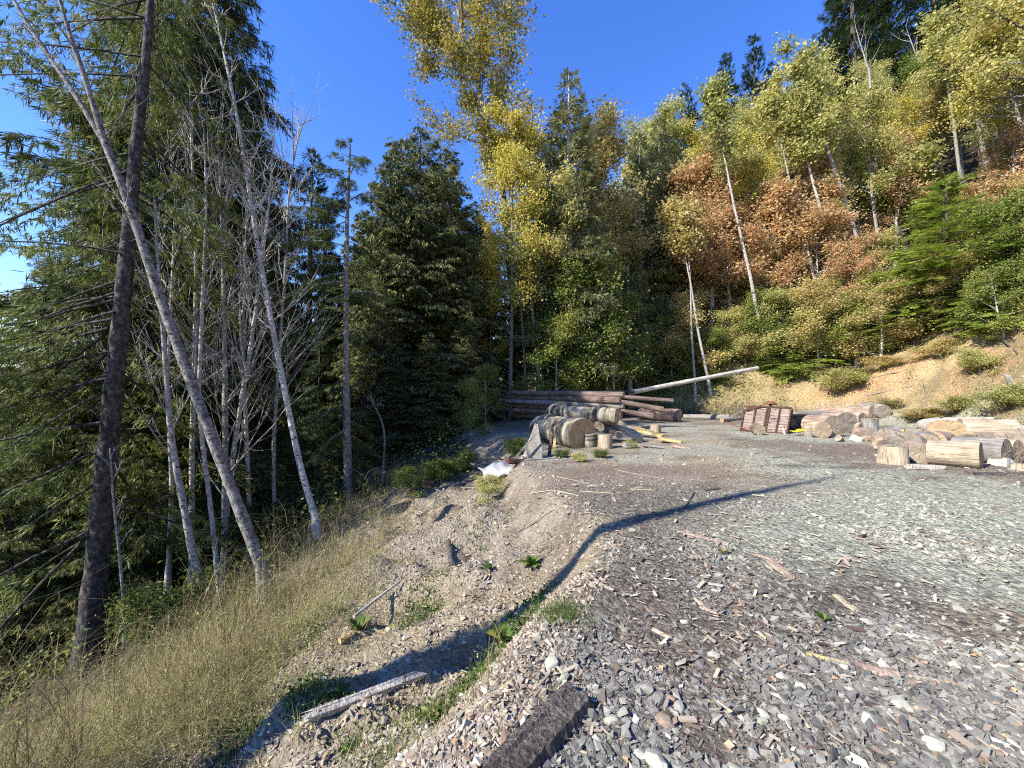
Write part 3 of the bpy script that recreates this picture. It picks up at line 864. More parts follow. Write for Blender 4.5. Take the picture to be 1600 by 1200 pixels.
# --- kinds of evergreen that repeat: built once each
def proto(kind, h, rr):
    P = straight(h, rr, .012)
    if kind == 'cedar':
        tr, cr = conifer(rr, P, .32, lambda t: 3.9 * (1 - t) ** .70 + .25, 260, up=(-.15, .55), droop=.30, spray=.30, tmpl=TUFT, dens=21, start=.03, hang=1.3, width=.42, tint=(.48, .26), zr=1.0)
        return plant_tree('cedar_tree', tr, cr, 'bark_dark', 'cedar', 'cedar')
    if kind == 'near_cedar':
        tr, cr = conifer(rr, P, .20, lambda t: 2.9 * (1 - t) ** .70 + .2, 210, up=(-.20, .45), droop=.40, spray=.21, tmpl=TUFT_FINE, dens=36, start=.04, hang=1.1, width=.36, tint=(.5, .25), zr=.8)
        return plant_tree('cedar_tree', tr, cr, 'bark_dark', 'cedar', 'cedar')
    if kind == 'fir':
        tr, cr = conifer(rr, P, .25, lambda t: 3.0 * (1 - t) ** .85 + .15, 150, up=(-.2, .35), droop=.22, spray=.34, tmpl=TUFT_FIR, dens=20, start=.08, hang=.15, width=.40)
        return plant_tree('fir_tree', tr, cr, 'bark_dark', 'fir', 'fir')
    if kind == 'greyfir':
        tr, cr = conifer(rr, P, .20, lambda t: 3.0 * (1 - t) ** .9 + .15, 170, up=(-.1, .5), droop=.25, spray=.32, tmpl=TUFT_FIR, dens=22, start=.2, hang=.5, width=.40, zr=.8)
        return plant_tree('fir_tree', tr, cr, 'bark_alder', 'grey_fir', 'grey fir')
    if kind == 'hemlock':
        tr, cr = conifer(rr, P, .07, lambda t: 2.1 * (1 - t) ** .8 + .1, 80, up=(-.05, .55), droop=.30, spray=.26, tmpl=SPRAY_MID, dens=27, start=.02, hang=.12, width=.50, tint=(.5, .2))
        return plant_tree('hemlock_tree', tr, cr, 'bark_dark', 'hemlock', 'hemlock')

def family(make, variants):
    """first use of a variant is the built tree itself, later ones are copies"""
    pool = [make(np.random.default_rng(v)) for v in variants]; used = [False] * len(pool); cnt = [0]
    def take(i=None):
        k = (cnt[0] if i is None else i) % len(pool); cnt[0] += 1
        if not used[k]: used[k] = True; return pool[k]
        return copy_thing(pool[k])
    return take

cedar = family(lambda q: proto('cedar', 18, q), (1, 2))
near_cedar = family(lambda q: proto('near_cedar', 13, q), (12,))
fir = family(lambda q: proto('fir', 18, q), (4, 5, 6))
greyfir = family(lambda q: proto('greyfir', 16, q), (7, 8))
hemlock = family(lambda q: proto('hemlock', 6, q), (9, 10, 11))

# cedars in the middle, left of the tall cottonwood
put(cedar(), 655, 22, 205, 18, label='broad dense cedar with drooping olive sprays, tallest beside the cottonwood')
put(cedar(), 608, 21, 240, 18, wide=.9, label='pointed cedar next to the half dead spruce')
put(cedar(), 700, 24, 260, 18, label='cedar tucked under the lower limbs of the cottonwood')
put(cedar(), 730, 21, 470, 18, label='low cedar whose sprays overhang the dark hollow')
put(cedar(), 590, 19, 430, 18, label='short cedar behind the half dead spruce')
put(cedar(), 628, 25, 222, 18, wide=1.2, label='cedar rising between the two tallest cedars')
put(cedar(), 575, 24, 330, 18, wide=1.2, label='cedar filling the gap behind the half dead spruce')
put(cedar(), 690, 27, 232, 18, wide=1.2, label='cedar shoulder to shoulder with the broad one on the cottonwood side')
put(cedar(), 745, 29, 330, 18, wide=1.2, label='cedar behind the foot of the yellow birches')
put(cedar(), 530, 26, 400, 18, wide=1.2, label='cedar closing the wood between half dead spruce and dark firs')
put(cedar(), 668, 19.5, 520, 18, wide=1.5, label='squat cedar skirting the dark hollow')
put(cedar(), 620, 18.5, 560, 18, wide=1.5, label='low cedar at the front of the cedar wall')
# dark firs behind the bare alders
for px, Y, top, lb in ((478, 24, 235, 'dark fir rising above the bare alders near the half dead spruce'), (430, 22, 330, 'dark fir behind the pale leaning alder'),
                       (500, 20, 470, 'shaded fir low behind the half dead spruce'), (385, 24, 200, 'dark fir behind the clump of bare alders')):
    put(fir(), px, Y, top, 18, label=lb)
# evergreen screen on the slope behind the birches
for px, Y, top, lb in ((330, 13.5, 0, 'tall cedar whose fringed edge meets the open sky behind the alders'), (285, 13, -150, 'tall cedar filling the gap above the leaning birch'), (225, 11.5, -260, 'tall cedar close behind the stout spruce trunk'),
                       (165, 13, 150, 'cedar seen through the boughs of the stout spruce'), (75, 13.5, 380, 'cedar down the slope with sky showing round its tip'),
                       (215, 10, 560, 'low cedar with hanging sprays beside the thin pale birch'), (290, 11.5, 580, 'young cedar behind the thin pale birch'),
                       (110, 10, 560, 'young cedar sweeping out below the boughs of the stout spruce'), (20, 9, 640, 'young cedar at the foot of the valley side'),
                       (-70, 14, 330, 'cedar leaning out at the very edge of the view'), (400, 15.5, 520, 'shaded cedar under the pale leaning alder'),
                       (455, 13, 640, 'small cedar with lit sprays between the leaning alder and the dead topped spruce'),
                       (515, 12, 700, 'knee high cedar sprig by the foot of the half dead spruce')):
    put(near_cedar(), px, Y, top, 13, label=lb, wide=.72 if px < 260 and Y > 11 else 1.0)
for px, Y, top in ((350, 28, 300), (420, 30, 300), (500, 32, 330), (560, 31, 380), (620, 33, 330), (690, 36, 330), (740, 38, 330), (790, 42, 380), (280, 30, 200), (200, 30, 330),
                   (120, 34, 430), (40, 38, 480), (-60, 36, 430), (850, 44, 360), (920, 46, 360), (980, 46, 380), (530, 27, 480), (470, 27, 440), (650, 29, 440), (760, 33, 470), (820, 37, 470), (880, 38, 470), (950, 40, 430), (1010, 42, 380)):
    put(fir(), px, Y, top, 18, label='dark fir deep in the shaded wood behind the first row of trees', group='dark firs deep in the wood')

# --- the tall cottonwood
P = near_path([(812, 640), (806, 520), (797, 420), (788, 320), (770, 230), (748, 140), (726, 60), (704, -40), (692, -120)], 30, 4)
P[0][2] -= 1.2
P0 = P[0].copy()
tr, cr = broadleaf(r, P - P0, .36, .36, 40, lambda t: 4.4 + 3.2 * t, .55, 15, 30, .20, .40, 10, (.5, .2), .38, .12, 3, .25)
plant_tree('cottonwood_tree', tr, cr, 'bark_cotton', 'cottonwood', 'very tall cottonwood with olive and gold leaves rising above all the others', loc=P0)

# --- broadleaved kinds
def bl(kind, rr):
    if kind == 'yellow':
        P = straight(17, rr, .03)
        tr, cr = broadleaf(rr, P, .13, .28, 30, lambda t: 3.3 * (1 - .75 * t) + .5, .3, 7, 40, .14, .34, 7, (.5, .2), .35, .25, 3, .25)
        return plant_tree('birch_tree', tr, cr, 'bark_birch', 'yellow', 'yellow birch')
    if kind in ('alder', 'thin_alder'):
        P = straight(15, rr, .09)
        thin = kind == 'thin_alder'
        tr, cr = broadleaf(rr, P, .15, .62 if thin else .50, 11 if thin else 20, lambda t: (2.0 if thin else 2.7) * (1 - .6 * t) + .4, .5, 6, 40, .145, .33, 7, (.5, .2), .6, .45 if thin else .28, 3, .26)
        return plant_tree('alder_tree', tr, cr, 'bark_birch', 'yellowgreen', 'alder')
    if kind == 'maple':
        P = straight(12, rr, .08)
        tr, cr = broadleaf(rr, P, .13, .36, 24, lambda t: 3.2 * (1 - .5 * t) + .4, .3, 7, 30, .17, .30, 6, (.5, .2), .45, .30, 3, .26)
        return plant_tree('maple_tree', tr, cr, 'bark_alder', 'orange', 'maple')
    if kind == 'green':
        P = straight(7, rr, .06)
        tr, cr = broadleaf(rr, P, .08, .12, 24, lambda t: 2.5 * (1 - .6 * t) + .3, .3, 6, 34, .13, .32, 6, (.5, .2), .4, .18, 3, .25)
        return plant_tree('leafy_tree', tr, cr, 'bark_alder', 'green', 'green')
    if kind == 'bush':
        P = straight(1.6, rr, .1, 5)
        tr, cr = broadleaf(rr, P, .03, .05, 16, lambda t: 1.2, .4, 5, 34, .075, .20, 5, (.55, .22), .6, .05)
        return plant_tree('shrub', tr, cr, 'bark_dark', 'green', 'bush', 'shrub')
yellow = family(lambda q: bl('yellow', q), (21, 22, 23))
alder = family(lambda q: bl('alder', q), (24, 25, 26, 27))
thin_alder = family(lambda q: bl('thin_alder', q), (35, 36, 37))
maple = family(lambda q: bl('maple', q), (28, 29, 30))
leafy = family(lambda q: bl('green', q), (31, 32))
bush = family(lambda q: bl('bush', q), (33, 34))

def recolour(o, m, what='crown'):
    """a copy of the crown in another leaf colour: the material is set on the object, the mesh stays shared"""
    for ch in o.children:
        if ch.name.split('.')[0] == what:
            ch.material_slots[0].link = 'OBJECT'; ch.material_slots[0].material = M[m]
    return o

put(yellow(), 796, 26, 185, 17, wide=.85, label='bright yellow birch in front of the tall cottonwood trunk')
put(yellow(), 768, 27, 360, 17, wide=.62, label='yellow birch with low limbs against the dark cedar')
recolour(put(yellow(), 838, 27.5, 240, 17, wide=.55, label='olive yellow birch leaning on the grey fir side'), 'yellowgreen')
recolour(put(yellow(), 690, 23, 480, 17, label='small tan leaved tree hanging before the cedar foot'), 'cottonwood')
put(greyfir(), 888, 27.5, 118, 16, label='tall grey green fir with a fine pointed top beside the yellow birch')
put(greyfir(), 862, 31, 180, 16, label='grey green fir half hidden behind the yellow birch')
put(greyfir(), 1000, 36, 215, 16, label='tapering grey green fir at the start of the hillside wood')
put(greyfir(), 1035, 38, 190, 16, label='grey green fir among the first yellow alders')
put(greyfir(), 985, 33, 340, 16, label='short grey green fir before the dark wood')
recolour(put(alder(), 945, 34, 222, 15, label='thin tree with sparse orange leaves in its top above the dark wood'), 'tan')
recolour(put(alder(), 925, 35, 260, 15, label='sparse brownish tree next to the grey green fir'), 'tan')
put(leafy(), 900, 27, 430, 7, label='dark green leafy tree by the straight thin birch stem')
put(leafy(), 960, 29, 470, 7, label='leafy green tree behind the long log deck')
put(leafy(), 865, 25, 500, 7, label='leafy green tree between the pale stems behind the logs')
put(leafy(), 760, 20, 580, 7, label='dark leafy tree over the hollow')
put(leafy(), 690, 19, 660, 7, label='round dark leafy bush tree deep in the hollow')
put(leafy(), 735, 17, 600, 7, label='leafy tree shading the left end of the log deck')

def pole_birch(pix, Y, rad, label):
    P = near_path(pix, Y, 4); P[0][2] -= 1.2; P0 = P[0].copy()
    tr, cr = broadleaf(r, P - P0, rad, .55, 12, lambda t: 1.3, .3, 4, 18, .20, .35, 7, (.55, .2), .4, .2)
    plant_tree('birch_tree', tr, cr, 'bark_birch', 'yellowgreen', label, loc=P0)
pole_birch([(897, 625), (893, 540), (887, 440), (880, 350), (874, 280)], 26, .11, 'straight thin white birch stem in front of the dark wood behind the logs')
pole_birch([(845, 620), (835, 520), (825, 420), (812, 330)], 26.5, .13, 'white birch stem to the side of the bright yellow birch')
pole_birch([(822, 620), (818, 540), (812, 450), (806, 380)], 25.5, .09, 'pale slim stem close to the cottonwood foot')
pole_birch([(872, 615), (866, 560), (862, 480), (858, 400)], 28, .07, 'very thin pale stem between the white birches')
pole_birch([(985, 525), (968, 460), (950, 410), (930, 372)], 31, .10, 'white birch stem bent over towards the clearing')
# ------------------------------------------------------------------ the wooded hillside
STEMS = []
def clear_of_stems(x, y, Y, hw, top, low):
    """does a crown at that place leave the white stems behind it in view?"""
    for (ax, ay), (bx, by), Ys in STEMS:
        if Y > Ys + .5: continue
        for s in (.1, .5, .9):
            px, py = ax + (bx - ax) * s, ay + (by - ay) * s
            if abs(px - x) < hw + 5 and top < py < low: return False
    return True

def hill_stem(base, tip, h, rad, label, leafm='yellowgreen', bm='bark_birch', start=.5, nl=16, L=2.2, name='alder_tree', per=22, leaf=.24):
    """a tall pale stem from the ground seen at pixel base, leaning so that it passes pixel tip"""
    Y = min(hit(*base)[1], 30.5 if base[0] < 1340 and name == 'alder_tree' else 36.0)
    q = at(tip[0], tip[1], Y); b = at(base[0], base[1], Y)
    d = q - b; d = d / d[2]
    b = b - d * max(b[2] - hz(b[0], b[1]) + .4, 0)
    if name == 'alder_tree':
        low = base[0] < 1300
        h = (q - b)[2] / (.86 if low else .72); start = .74 if low else .64; L = 1.2 if low else 2.0; nl = 11 if low else nl
    STEMS.append((base, tip, Y))
    P = np.stack([b + d * z + np.array([.05 * math.sin(z * .8), 0, 0]) for z in np.linspace(0, h, 9)])
    tr, cr = broadleaf(r, P - b, rad, start, nl, lambda t: L * (1 - .5 * t) + .4, .5, 5, per, leaf, .42, 8, (.5, .2), .55, .12)
    return plant_tree(name, tr, cr, bm, leafm, label, loc=b)

hill_stem((1428, 425), (1395, 335), 17, .24, 'thick white stem standing just above the bright green hemlock')
hill_stem((1448, 410), (1425, 300), 16, .18, 'white stem beside the thickest white stem on the hillside')
hill_stem((1328, 338), (1283, 200), 15, .20, 'long white stem slanting across the yellow hillside', start=.6)
hill_stem((1275, 300), (1252, 215), 13, .17, 'short bare stretch of white stem between yellow crowns', start=.55)
hill_stem((1145, 310), (1122, 205), 14, .15, 'white stem rising from the orange maples', start=.5)
hill_stem((1235, 285), (1215, 205), 13, .12, 'thin white stem above the orange maples', start=.55)
hill_stem((1540, 250), (1520, 150), 14, .24, 'white stem high on the slope among orange leaves', 'tan')
hill_stem((1510, 345), (1480, 120), 16, .15, 'slim pale stem behind the tall hemlock on the slope')
hill_stem((1085, 480), (1065, 370), 12, .12, 'pale stem at the shaded corner of the hillside wood', 'tan')
hill_stem((1078, 440), (1075, 370), 12, .10, 'second pale stem at the shaded corner of the hillside wood', 'tan')
hill_stem((1265, 405), (1232, 345), 8, .12, 'bent pale stem beneath the red maple crown', 'orange', nl=12)
hill_stem((1160, 430), (1100, 335), 8.5, .15, 'leaning brown stem of the big orange maple', 'orange', 'bark_alder', .42, 26, 2.8, 'maple_tree')
hill_stem((1180, 520), (1120, 460), 6, .10, 'low arching stem with tan leaves over the log end', 'orange', 'bark_alder', .35, 18, 2.0, 'maple_tree')
for base, tip, lb in (((1460, 190), (1415, 40), 'bare white snag forked at the top of the hill'), ((1500, 165), (1480, 45), 'bare white pole high on the hill'),
                      ((1360, 140), (1340, 55), 'grey bare forked tree against the dark firs'), ((1530, 85), (1525, 30), 'short bare white pole near the dark firs')):
    b = hit(*base) if base[1] > 300 else None
    Y = 44
    p = np.array([at(base[0], base[1] + 120, Y), at(base[0], base[1], Y), at((base[0] + tip[0]) / 2 + 3, (base[1] + tip[1]) / 2, Y), at(*tip, Y)])
    x0, y0 = p[0][:2]; p[0][2] = hz(x0, y0) - .5
    P = smooth_path(p, 4)
    tr = bare_tree(r, P - P[0], .16, .6, 9, lambda t: 3.0, 1.1, .2, 2, 7, 1.3)
    plant_tree('dead_tree', tr, None, 'bark_birch', None, lb, 'dead tree', loc=P[0])

# maples low on the slope: (px, depth, top row, label)
for px, Y, top, lb in ((1110, 34, 265, 'large orange brown maple in the corner of the wood'), (1152, 32, 290, 'orange maple beside the white stem'), (1212, 31, 325, 'red tinged maple with a dense round crown'),
                       (1290, 29, 345, 'maple with the reddest leaves above the young hemlocks'), (1060, 33, 440, 'low orange maple at the end of the dark wood'), (1180, 29, 415, 'tan maple low behind the long pale log'),
                       (1255, 33, 290, 'pink orange maple under the yellow alders'),
                       (1590, 27, 220, 'orange maple high at the edge of the slope'), (1400, 33, 270, 'brown maple behind the thick white stem'), (1072, 35, 300, 'brown orange maple against the grey green firs'),
                       (1182, 33, 340, 'dusty orange maple between the two big maples'), (1330, 29, 400, 'orange maple low behind the hemlocks'), (1085, 30, 330, 'slim orange maple in front of the corner maples')):
    Y = max(Y, hit(px, 560)[1] + 1.0)
    o = put(maple(), px, Y, top - 12, 12, label=lb)
    if 'tan' in lb: recolour(o, 'tan')
# leafy thicket in front of the maple stems
for px, Y, top, k, lb in ((1050, 30, 500, 'green', 'green thicket tree between the dark hemlock and the low orange maple'), (1085, 29.5, 470, 'tan', 'tan thicket tree at the corner of the wood'), (1110, 29, 520, 'green', 'green thicket tree above the middle of the long pale log'),
                          (1140, 28.5, 490, 'yellowgreen', 'yellow green thicket tree over the upper end of the long pale log'), (1165, 28, 520, 'orange', 'small orange thicket tree at the tip of the long pale log'), (1195, 28, 480, 'green', 'green thicket tree left of the spreading hemlock'),
                          (1225, 28, 455, 'yellowgreen', 'yellow green thicket tree behind the spreading hemlock'), (1280, 27.5, 450, 'tan', 'tan thicket tree right of the spreading hemlock'), (1305, 27, 470, 'yellowgreen', 'pale thicket tree before the low orange maple'), (1340, 26.5, 465, 'green', 'green thicket tree behind the feathery hemlock'),
                          (1375, 26, 450, 'tan', 'tan thicket tree behind the wide low hemlock'), (1000, 31, 500, 'green', 'shaded thicket tree at the foot of the short grey green fir')):
    b = hit(px, 572 if px > 1120 else 592); Y = b[1]
    recolour(put(leafy(), px, Y, top, 7, label=lb, wide=1.25), k)
# young hemlocks along the top of the cut bank: (px, foot row, height, label)
for px, py, h, lb in ((1482, 500, 9.0, 'tall bright green hemlock at the top of the sandy bank'), (1262, 572, 4.4, 'spreading young hemlock over the grassy bank'), (1312, 545, 3.6, 'young hemlock between the maples and the bank'),
                      (1395, 535, 3.8, 'wide low hemlock on the crest of the bank'), (1535, 520, 3.2, 'low hemlock with flat boughs over bare sand'), (1442, 515, 3.4, 'hemlock sapling crowding the tall one'),
                      (1030, 604, 4.6, 'dark hemlock by the foot of the long pale log'), (1225, 580, 3.4, 'small hemlock beside the pale log end'), (1580, 470, 3.6, 'hemlock sapling near the edge of the slope'), (1350, 540, 2.8, 'feathery hemlock sapling on the bank crest'),
                      (1500, 500, 2.6, 'stunted hemlock above the bare orange soil'), (1000, 600, 3.2, 'small dark hemlock behind the log deck')):
    b = hit(px, py); o = hemlock(); s = h / 6
    o.location = b - (0, 0, .15); o.scale = (s * 1.45, s * 1.45, s); o.rotation_euler = (0, 0, RR.uniform(0, 6.28)); o['label'] = lb
# trees that make the upper outline of the hillside wood
for px, top, h, k, lb in ((1008, 235, 13, 'yellowgreen', 'yellow green alder where the hillside wood begins beside the grey green firs'), (1042, 198, 14, 'yellowgreen', 'leafy alder topping the wood left of the ridge firs'), (1065, 190, 14, 'yellowgreen', 'thin greyish alder top before the lowest ridge fir'),
                          (1098, 196, 14, 'yellow', 'golden alder just below the smallest ridge fir'), (1135, 190, 14, 'yellowgreen', 'pale alder under the pointed ridge fir'), (1172, 182, 14, 'yellow', 'golden alder under the largest ridge fir'), (1208, 175, 14, 'yellowgreen', 'alder beside the foot of the largest ridge fir'),
                          (1240, 140, 15, 'tan', 'tan alder on the outline between ridge firs and the tall twins'), (1268, 112, 15, 'yellowgreen', 'yellow green alder on the outline beside the tall twin firs'), (1300, 100, 15, 'yellowgreen', 'broad alder standing before the tall twin firs'),
                          (1340, 105, 15, 'yellow', 'golden alder below the tall twin firs'), (1400, 75, 15, 'yellowgreen', 'yellow green alder in front of the second tall twin fir'), (1440, 60, 16, 'yellowgreen', 'pale alder round the forked white snag'),
                          (1560, 10, 16, 'yellow', 'golden alder filling the upper corner of the view'), (1600, -40, 16, 'yellowgreen', 'alder cut by the upper corner of the view'), (1520, 90, 15, 'yellow', 'golden alder behind the short white pole')):
    recolour(put_h(alder(), px, top, h, 15, near=12, label=lb), k)
# alders and birches up the slope
kinds = ['yellowgreen', 'yellowgreen', 'yellowgreen', 'yellow', 'tan', 'green']
names = {'yellowgreen': 'yellow green', 'yellow': 'golden', 'tan': 'tan', 'green': 'still green', 'cottonwood': 'olive', 'orange': 'orange'}
rr = np.random.default_rng(77)
def crowd(make, n, ys, xs, hr, gap, size, hproto, noun, group, kinds, rr):
    seen = []; tries = 0
    while len(seen) < n and tries < 8000:
        tries += 1
        Y = rr.uniform(*ys); X = rr.uniform(*xs)
        if X > 1.42 * Y + 2: continue
        h = float(hill_d(np.array([X]), np.array([Y]))[0])
        if h < hr[0] or h > hr[1] or any((X - a) ** 2 + (Y - b) ** 2 < gap ** 2 for a, b in seen): continue
        hh = rr.uniform(*size); g = hz(X, Y); px = 800 + X / Y * FPX; row = lambda z: 617 - (z - 1.65) / Y * FPX
        if not clear_of_stems(px - .1 * hh / Y * FPX, 0, Y, .14 * hh / Y * FPX + 4, row(g + hh * 1.08), row(g + hh * .42) if noun != 'small leafy tree' else 9e9): continue
        seen.append((X, Y)); k = kinds[int(rr.integers(0, len(kinds)))]
        o = make(); s = hh / hproto
        o.location = (X, Y, hz(X, Y) - .4); o.scale = (s, s, s)
        o.rotation_euler = (Matrix.Rotation(-.12 + rr.normal(0, .05), 3, 'Y') @ Matrix.Rotation(rr.uniform(0, 6.28), 3, 'Z')).to_euler()
        recolour(o, k); o['group'] = group; o['label'] = noun
        CROWD.append((o, names[k], noun, hh * .8))
CROWD = []
crowd(alder, 80, (25, 66), (6, 64), (8.5, 42), 2.9, (11.5, 17), 15, 'alder', 'alders crowding the hillside', kinds, rr)
crowd(thin_alder, 42, (25, 58), (8, 60), (8, 34), 3.0, (11, 16), 15, 'thin crowned alder', 'thin crowned alders on the hillside', ['yellowgreen', 'yellow', 'yellowgreen'], rr)
crowd(leafy, 95, (18, 44), (6, 46), (5.2, 24), 1.8, (3.2, 6.2), 7, 'small leafy tree', 'small trees under the alders', ['green', 'yellowgreen', 'tan', 'green', 'orange'], rr)
# dark firs standing on top of the hill
for px, Y, top, lb in ((1078, 62, 132, 'small pointed dark fir at the low end of the ridge'), (1110, 64, 165, 'squat dark fir between two pointed firs on the ridge'), (1140, 62, 88, 'pointed dark fir on the ridge against the sky'), (1188, 60, 60, 'largest of the ridge firs standing alone against the sky'),
                       (1215, 62, 100, 'dark fir at the side of the largest ridge fir'), (1345, 56, -120, 'tall dark fir at the top of the hill cut off by the upper edge'), (1395, 58, -150, 'tall dark fir pressed against its twin at the hilltop'),
                       (1320, 60, -40, 'slimmer dark fir before the tall twins'), (1480, 58, -160, 'dark fir behind the bare white snags'), (1530, 60, -120, 'dark fir at the far side of the bare white snags')):
    o = put(fir(), px, Y, top, 18, label=lb)
# shrubs on and under the bank
for px, py, s, lb, m in ((1530, 585, 1.0, 'round green shrub growing from the bare sandy bank', 'yellowgreen'), (1325, 610, 1.1, 'green shrub hanging on the bank behind the trailer', 'yellowgreen'), (1385, 575, .9, 'dry weed clump on the bank crest', 'tan'), (1240, 595, 1.0, 'leafy shrub above the trailer', 'green'),
                         (1120, 600, 1.1, 'shrub beside the long pale log', 'green'), (1160, 560, 1.3, 'shrub above the tip of the long pale log', 'yellowgreen'), (1080, 600, 1.2, 'shaded shrub behind the long log deck', 'green'), (1010, 600, 1.2, 'dark shrub where the pale log begins', 'green'),
                         (1440, 655, .8, 'low weed clump at the toe of the bank', 'tan'), (1500, 640, .8, 'yellowing shrub behind the big bleached log', 'yellowgreen'), (1575, 640, .9, 'shrub at the toe of the bank near the view edge', 'yellowgreen'), (1390, 640, .6, 'small weedy shrub behind the stacked rounds', 'straw'),
                         (1290, 560, 1.3, 'yellow green shrub under the young hemlocks', 'yellowgreen'), (1200, 580, 1.1, 'green shrub between the pale log and the hemlocks', 'weed'), (1460, 560, 1.0, 'dry brown shrub in the middle of the bank', 'tan'), (1350, 590, .9, 'straw coloured shrub on the bank', 'straw')):
    b = hit(px, py); o = bush(); s *= RR.uniform(.45, .8); o.location = b - (0, 0, .12); o.scale = (s * RR.uniform(1, 1.8), s * RR.uniform(1, 1.8), s * RR.uniform(.5, .85)); o.rotation_euler = (0, 0, RR.uniform(0, 6.28)); o['label'] = lb; o['group'] = 'shrubs on the bank'
    recolour(o, m)
# leafy saplings and shrubs along the dark foot of the forest, left
for px, py, s, lb, m in ((762, 778, .45, 'yellow green bushy weed under the white sheet', 'yellowgreen'), (730, 735, .6, 'shrub at the lip of the hollow', 'green'), (690, 752, .6, 'low shrub where the grass meets the dark hollow', 'weed'), (805, 712, .5, 'weeds round the grey slab', 'weed'),
                         (640, 770, .6, 'dark shrub on the rim of the hollow', 'green'), (265, 1000, .9, 'green bramble below the thin pale birch', 'weed'), (80, 1010, 1.3, 'bramble at the foot of the stout spruce', 'green'), (30, 1050, 1.2, 'bramble spreading down the valley side', 'weed'),
                         (220, 960, .9, 'leafy bramble in the gap between spruce and birch', 'weed'), (600, 760, .5, 'reddish weed on the rim of the hollow', 'tan')):
    b = hit(px, py); o = bush(); s *= .7; o.location = b - (0, 0, .05); o.scale = (s, s, s * .7); o.rotation_euler = (0, 0, RR.uniform(0, 6.28)); o['label'] = lb; o['group'] = 'shrubs along the slope'
    recolour(o, m)

# the snag outside the view that throws the long shadow across the yard
b = np.array([-8.2, -.52]); zb = hz(*b) - .3
P = smooth_path(np.array([(b[0], b[1], zb), (b[0] + .05, b[1] + .1, zb + 6), (b[0] - .1, b[1], zb + 12), (b[0], b[1], zb + 17)]), 4)
tr = bare_tree(r, P - P[0], .26, .85, 4, lambda t: .5, .6, .2, 2, 10)
plant_tree('dead_tree', tr, None, 'bark_birch', None, 'tall bare dead tree that throws the long thin shadow over the yard', 'dead tree', loc=P[0])

def screen(p):
    v = np.asarray(p, float) - CAM; f = v[1] * CP + v[2] * SP; u = -v[1] * SP + v[2] * CP
    return 800 + FPX * v[0] / f, 600 - FPX * u / f
LAND = [((1078, 160), 'the smallest ridge fir'), ((1140, 130), 'the pointed ridge fir'), ((1188, 100), 'the largest ridge fir'), ((1320, 60), 'the slim hilltop fir'), ((1350, 40), 'the tall twin firs'), ((1420, 70), 'the forked white snag'), ((1485, 90), 'the bare white pole'),
        ((1410, 380), 'the thick white stem'), ((1437, 355), 'the second white stem'), ((1305, 270), 'the long slanting white stem'), ((1130, 260), 'the white stem over the orange maples'), ((1225, 245), 'the thin white stem'), ((1530, 200), 'the white stem high on the slope'), ((1495, 230), 'the slim pale stem'),
        ((1105, 330), 'the large orange brown maple'), ((1212, 370), 'the red tinged maple'), ((1290, 385), 'the reddest maple'), ((1060, 470), 'the low orange maple'), ((1180, 450), 'the low tan maple'), ((1585, 270), 'the orange maple at the view edge'), ((1482, 380), 'the tall bright hemlock'),
        ((1262, 510), 'the spreading young hemlock'), ((1395, 490), 'the wide low hemlock'), ((1535, 480), 'the flat boughed hemlock'), ((1030, 550), 'the dark hemlock by the pale log'), ((1580, 440), 'the hemlock sapling near the view edge'), ((1090, 590), 'the long pale log'), ((1380, 340), 'the brown maple'), ((1009, 300), 'the grey green firs')]
LEFT = [((205, 300), 'the stout spruce trunk'), ((280, 560), 'the leaning birch'), ((420, 480), 'the pale leaning alder'), ((543, 400), 'the half dead spruce'), ((610, 400), 'the pointed cedar'), ((655, 350), 'the broad dense cedar'), ((740, 300), 'the tall cottonwood'), ((800, 400), 'the bright yellow birch'), ((885, 300), 'the tall grey green fir'),
        ((897, 520), 'the straight white birch stem'), ((945, 400), 'the sparse orange topped tree'), ((960, 450), 'the bent white birch stem'), ((1010, 350), 'the tapering grey green fir'), ((350, 400), 'the upright bare alder'), ((700, 600), 'the dark hollow'), ((330, 200), 'the fringed tall fir')]
def name_crowd(items, land, used):
    """say of each tree of a crowd what it stands beside, so that no two read alike"""
    for o, colr, noun, hh in items:
        x, y = screen(np.array(o.location) + (0, 0, hh)); best = None
        for rank, ((a, b), nm) in enumerate(sorted(land, key=lambda q: (q[0][0] - x) ** 2 + (q[0][1] - y) ** 2)[:9]):
            dx, dy = x - a, y - b; dist = math.hypot(dx, dy)
            side = ('up' if dy < 0 else 'down') if abs(dy) > 1.4 * abs(dx) else ('right' if dx > 0 else 'left')
            rel = {'up': 'rising over', 'down': 'standing below', 'left': 'to the left of', 'right': 'to the right of'}[side]
            if dist < 28: rel = 'crossing'
            elif dist > 130: rel = {'up': 'well above', 'down': 'well below', 'left': 'well left of', 'right': 'well right of'}[side]
            t = f'{colr} {noun} {rel} {nm}'
            if t not in used: best = t; break
        best = best or f'{colr} {noun} crossing'
        used.add(best); o['label'] = best
name_crowd(CROWD, LAND, set())
name_crowd([(o, 'dark', 'shaded fir', 12) for o in bpy.data.objects if o.get('group') == 'dark firs deep in the wood'], LEFT, set())
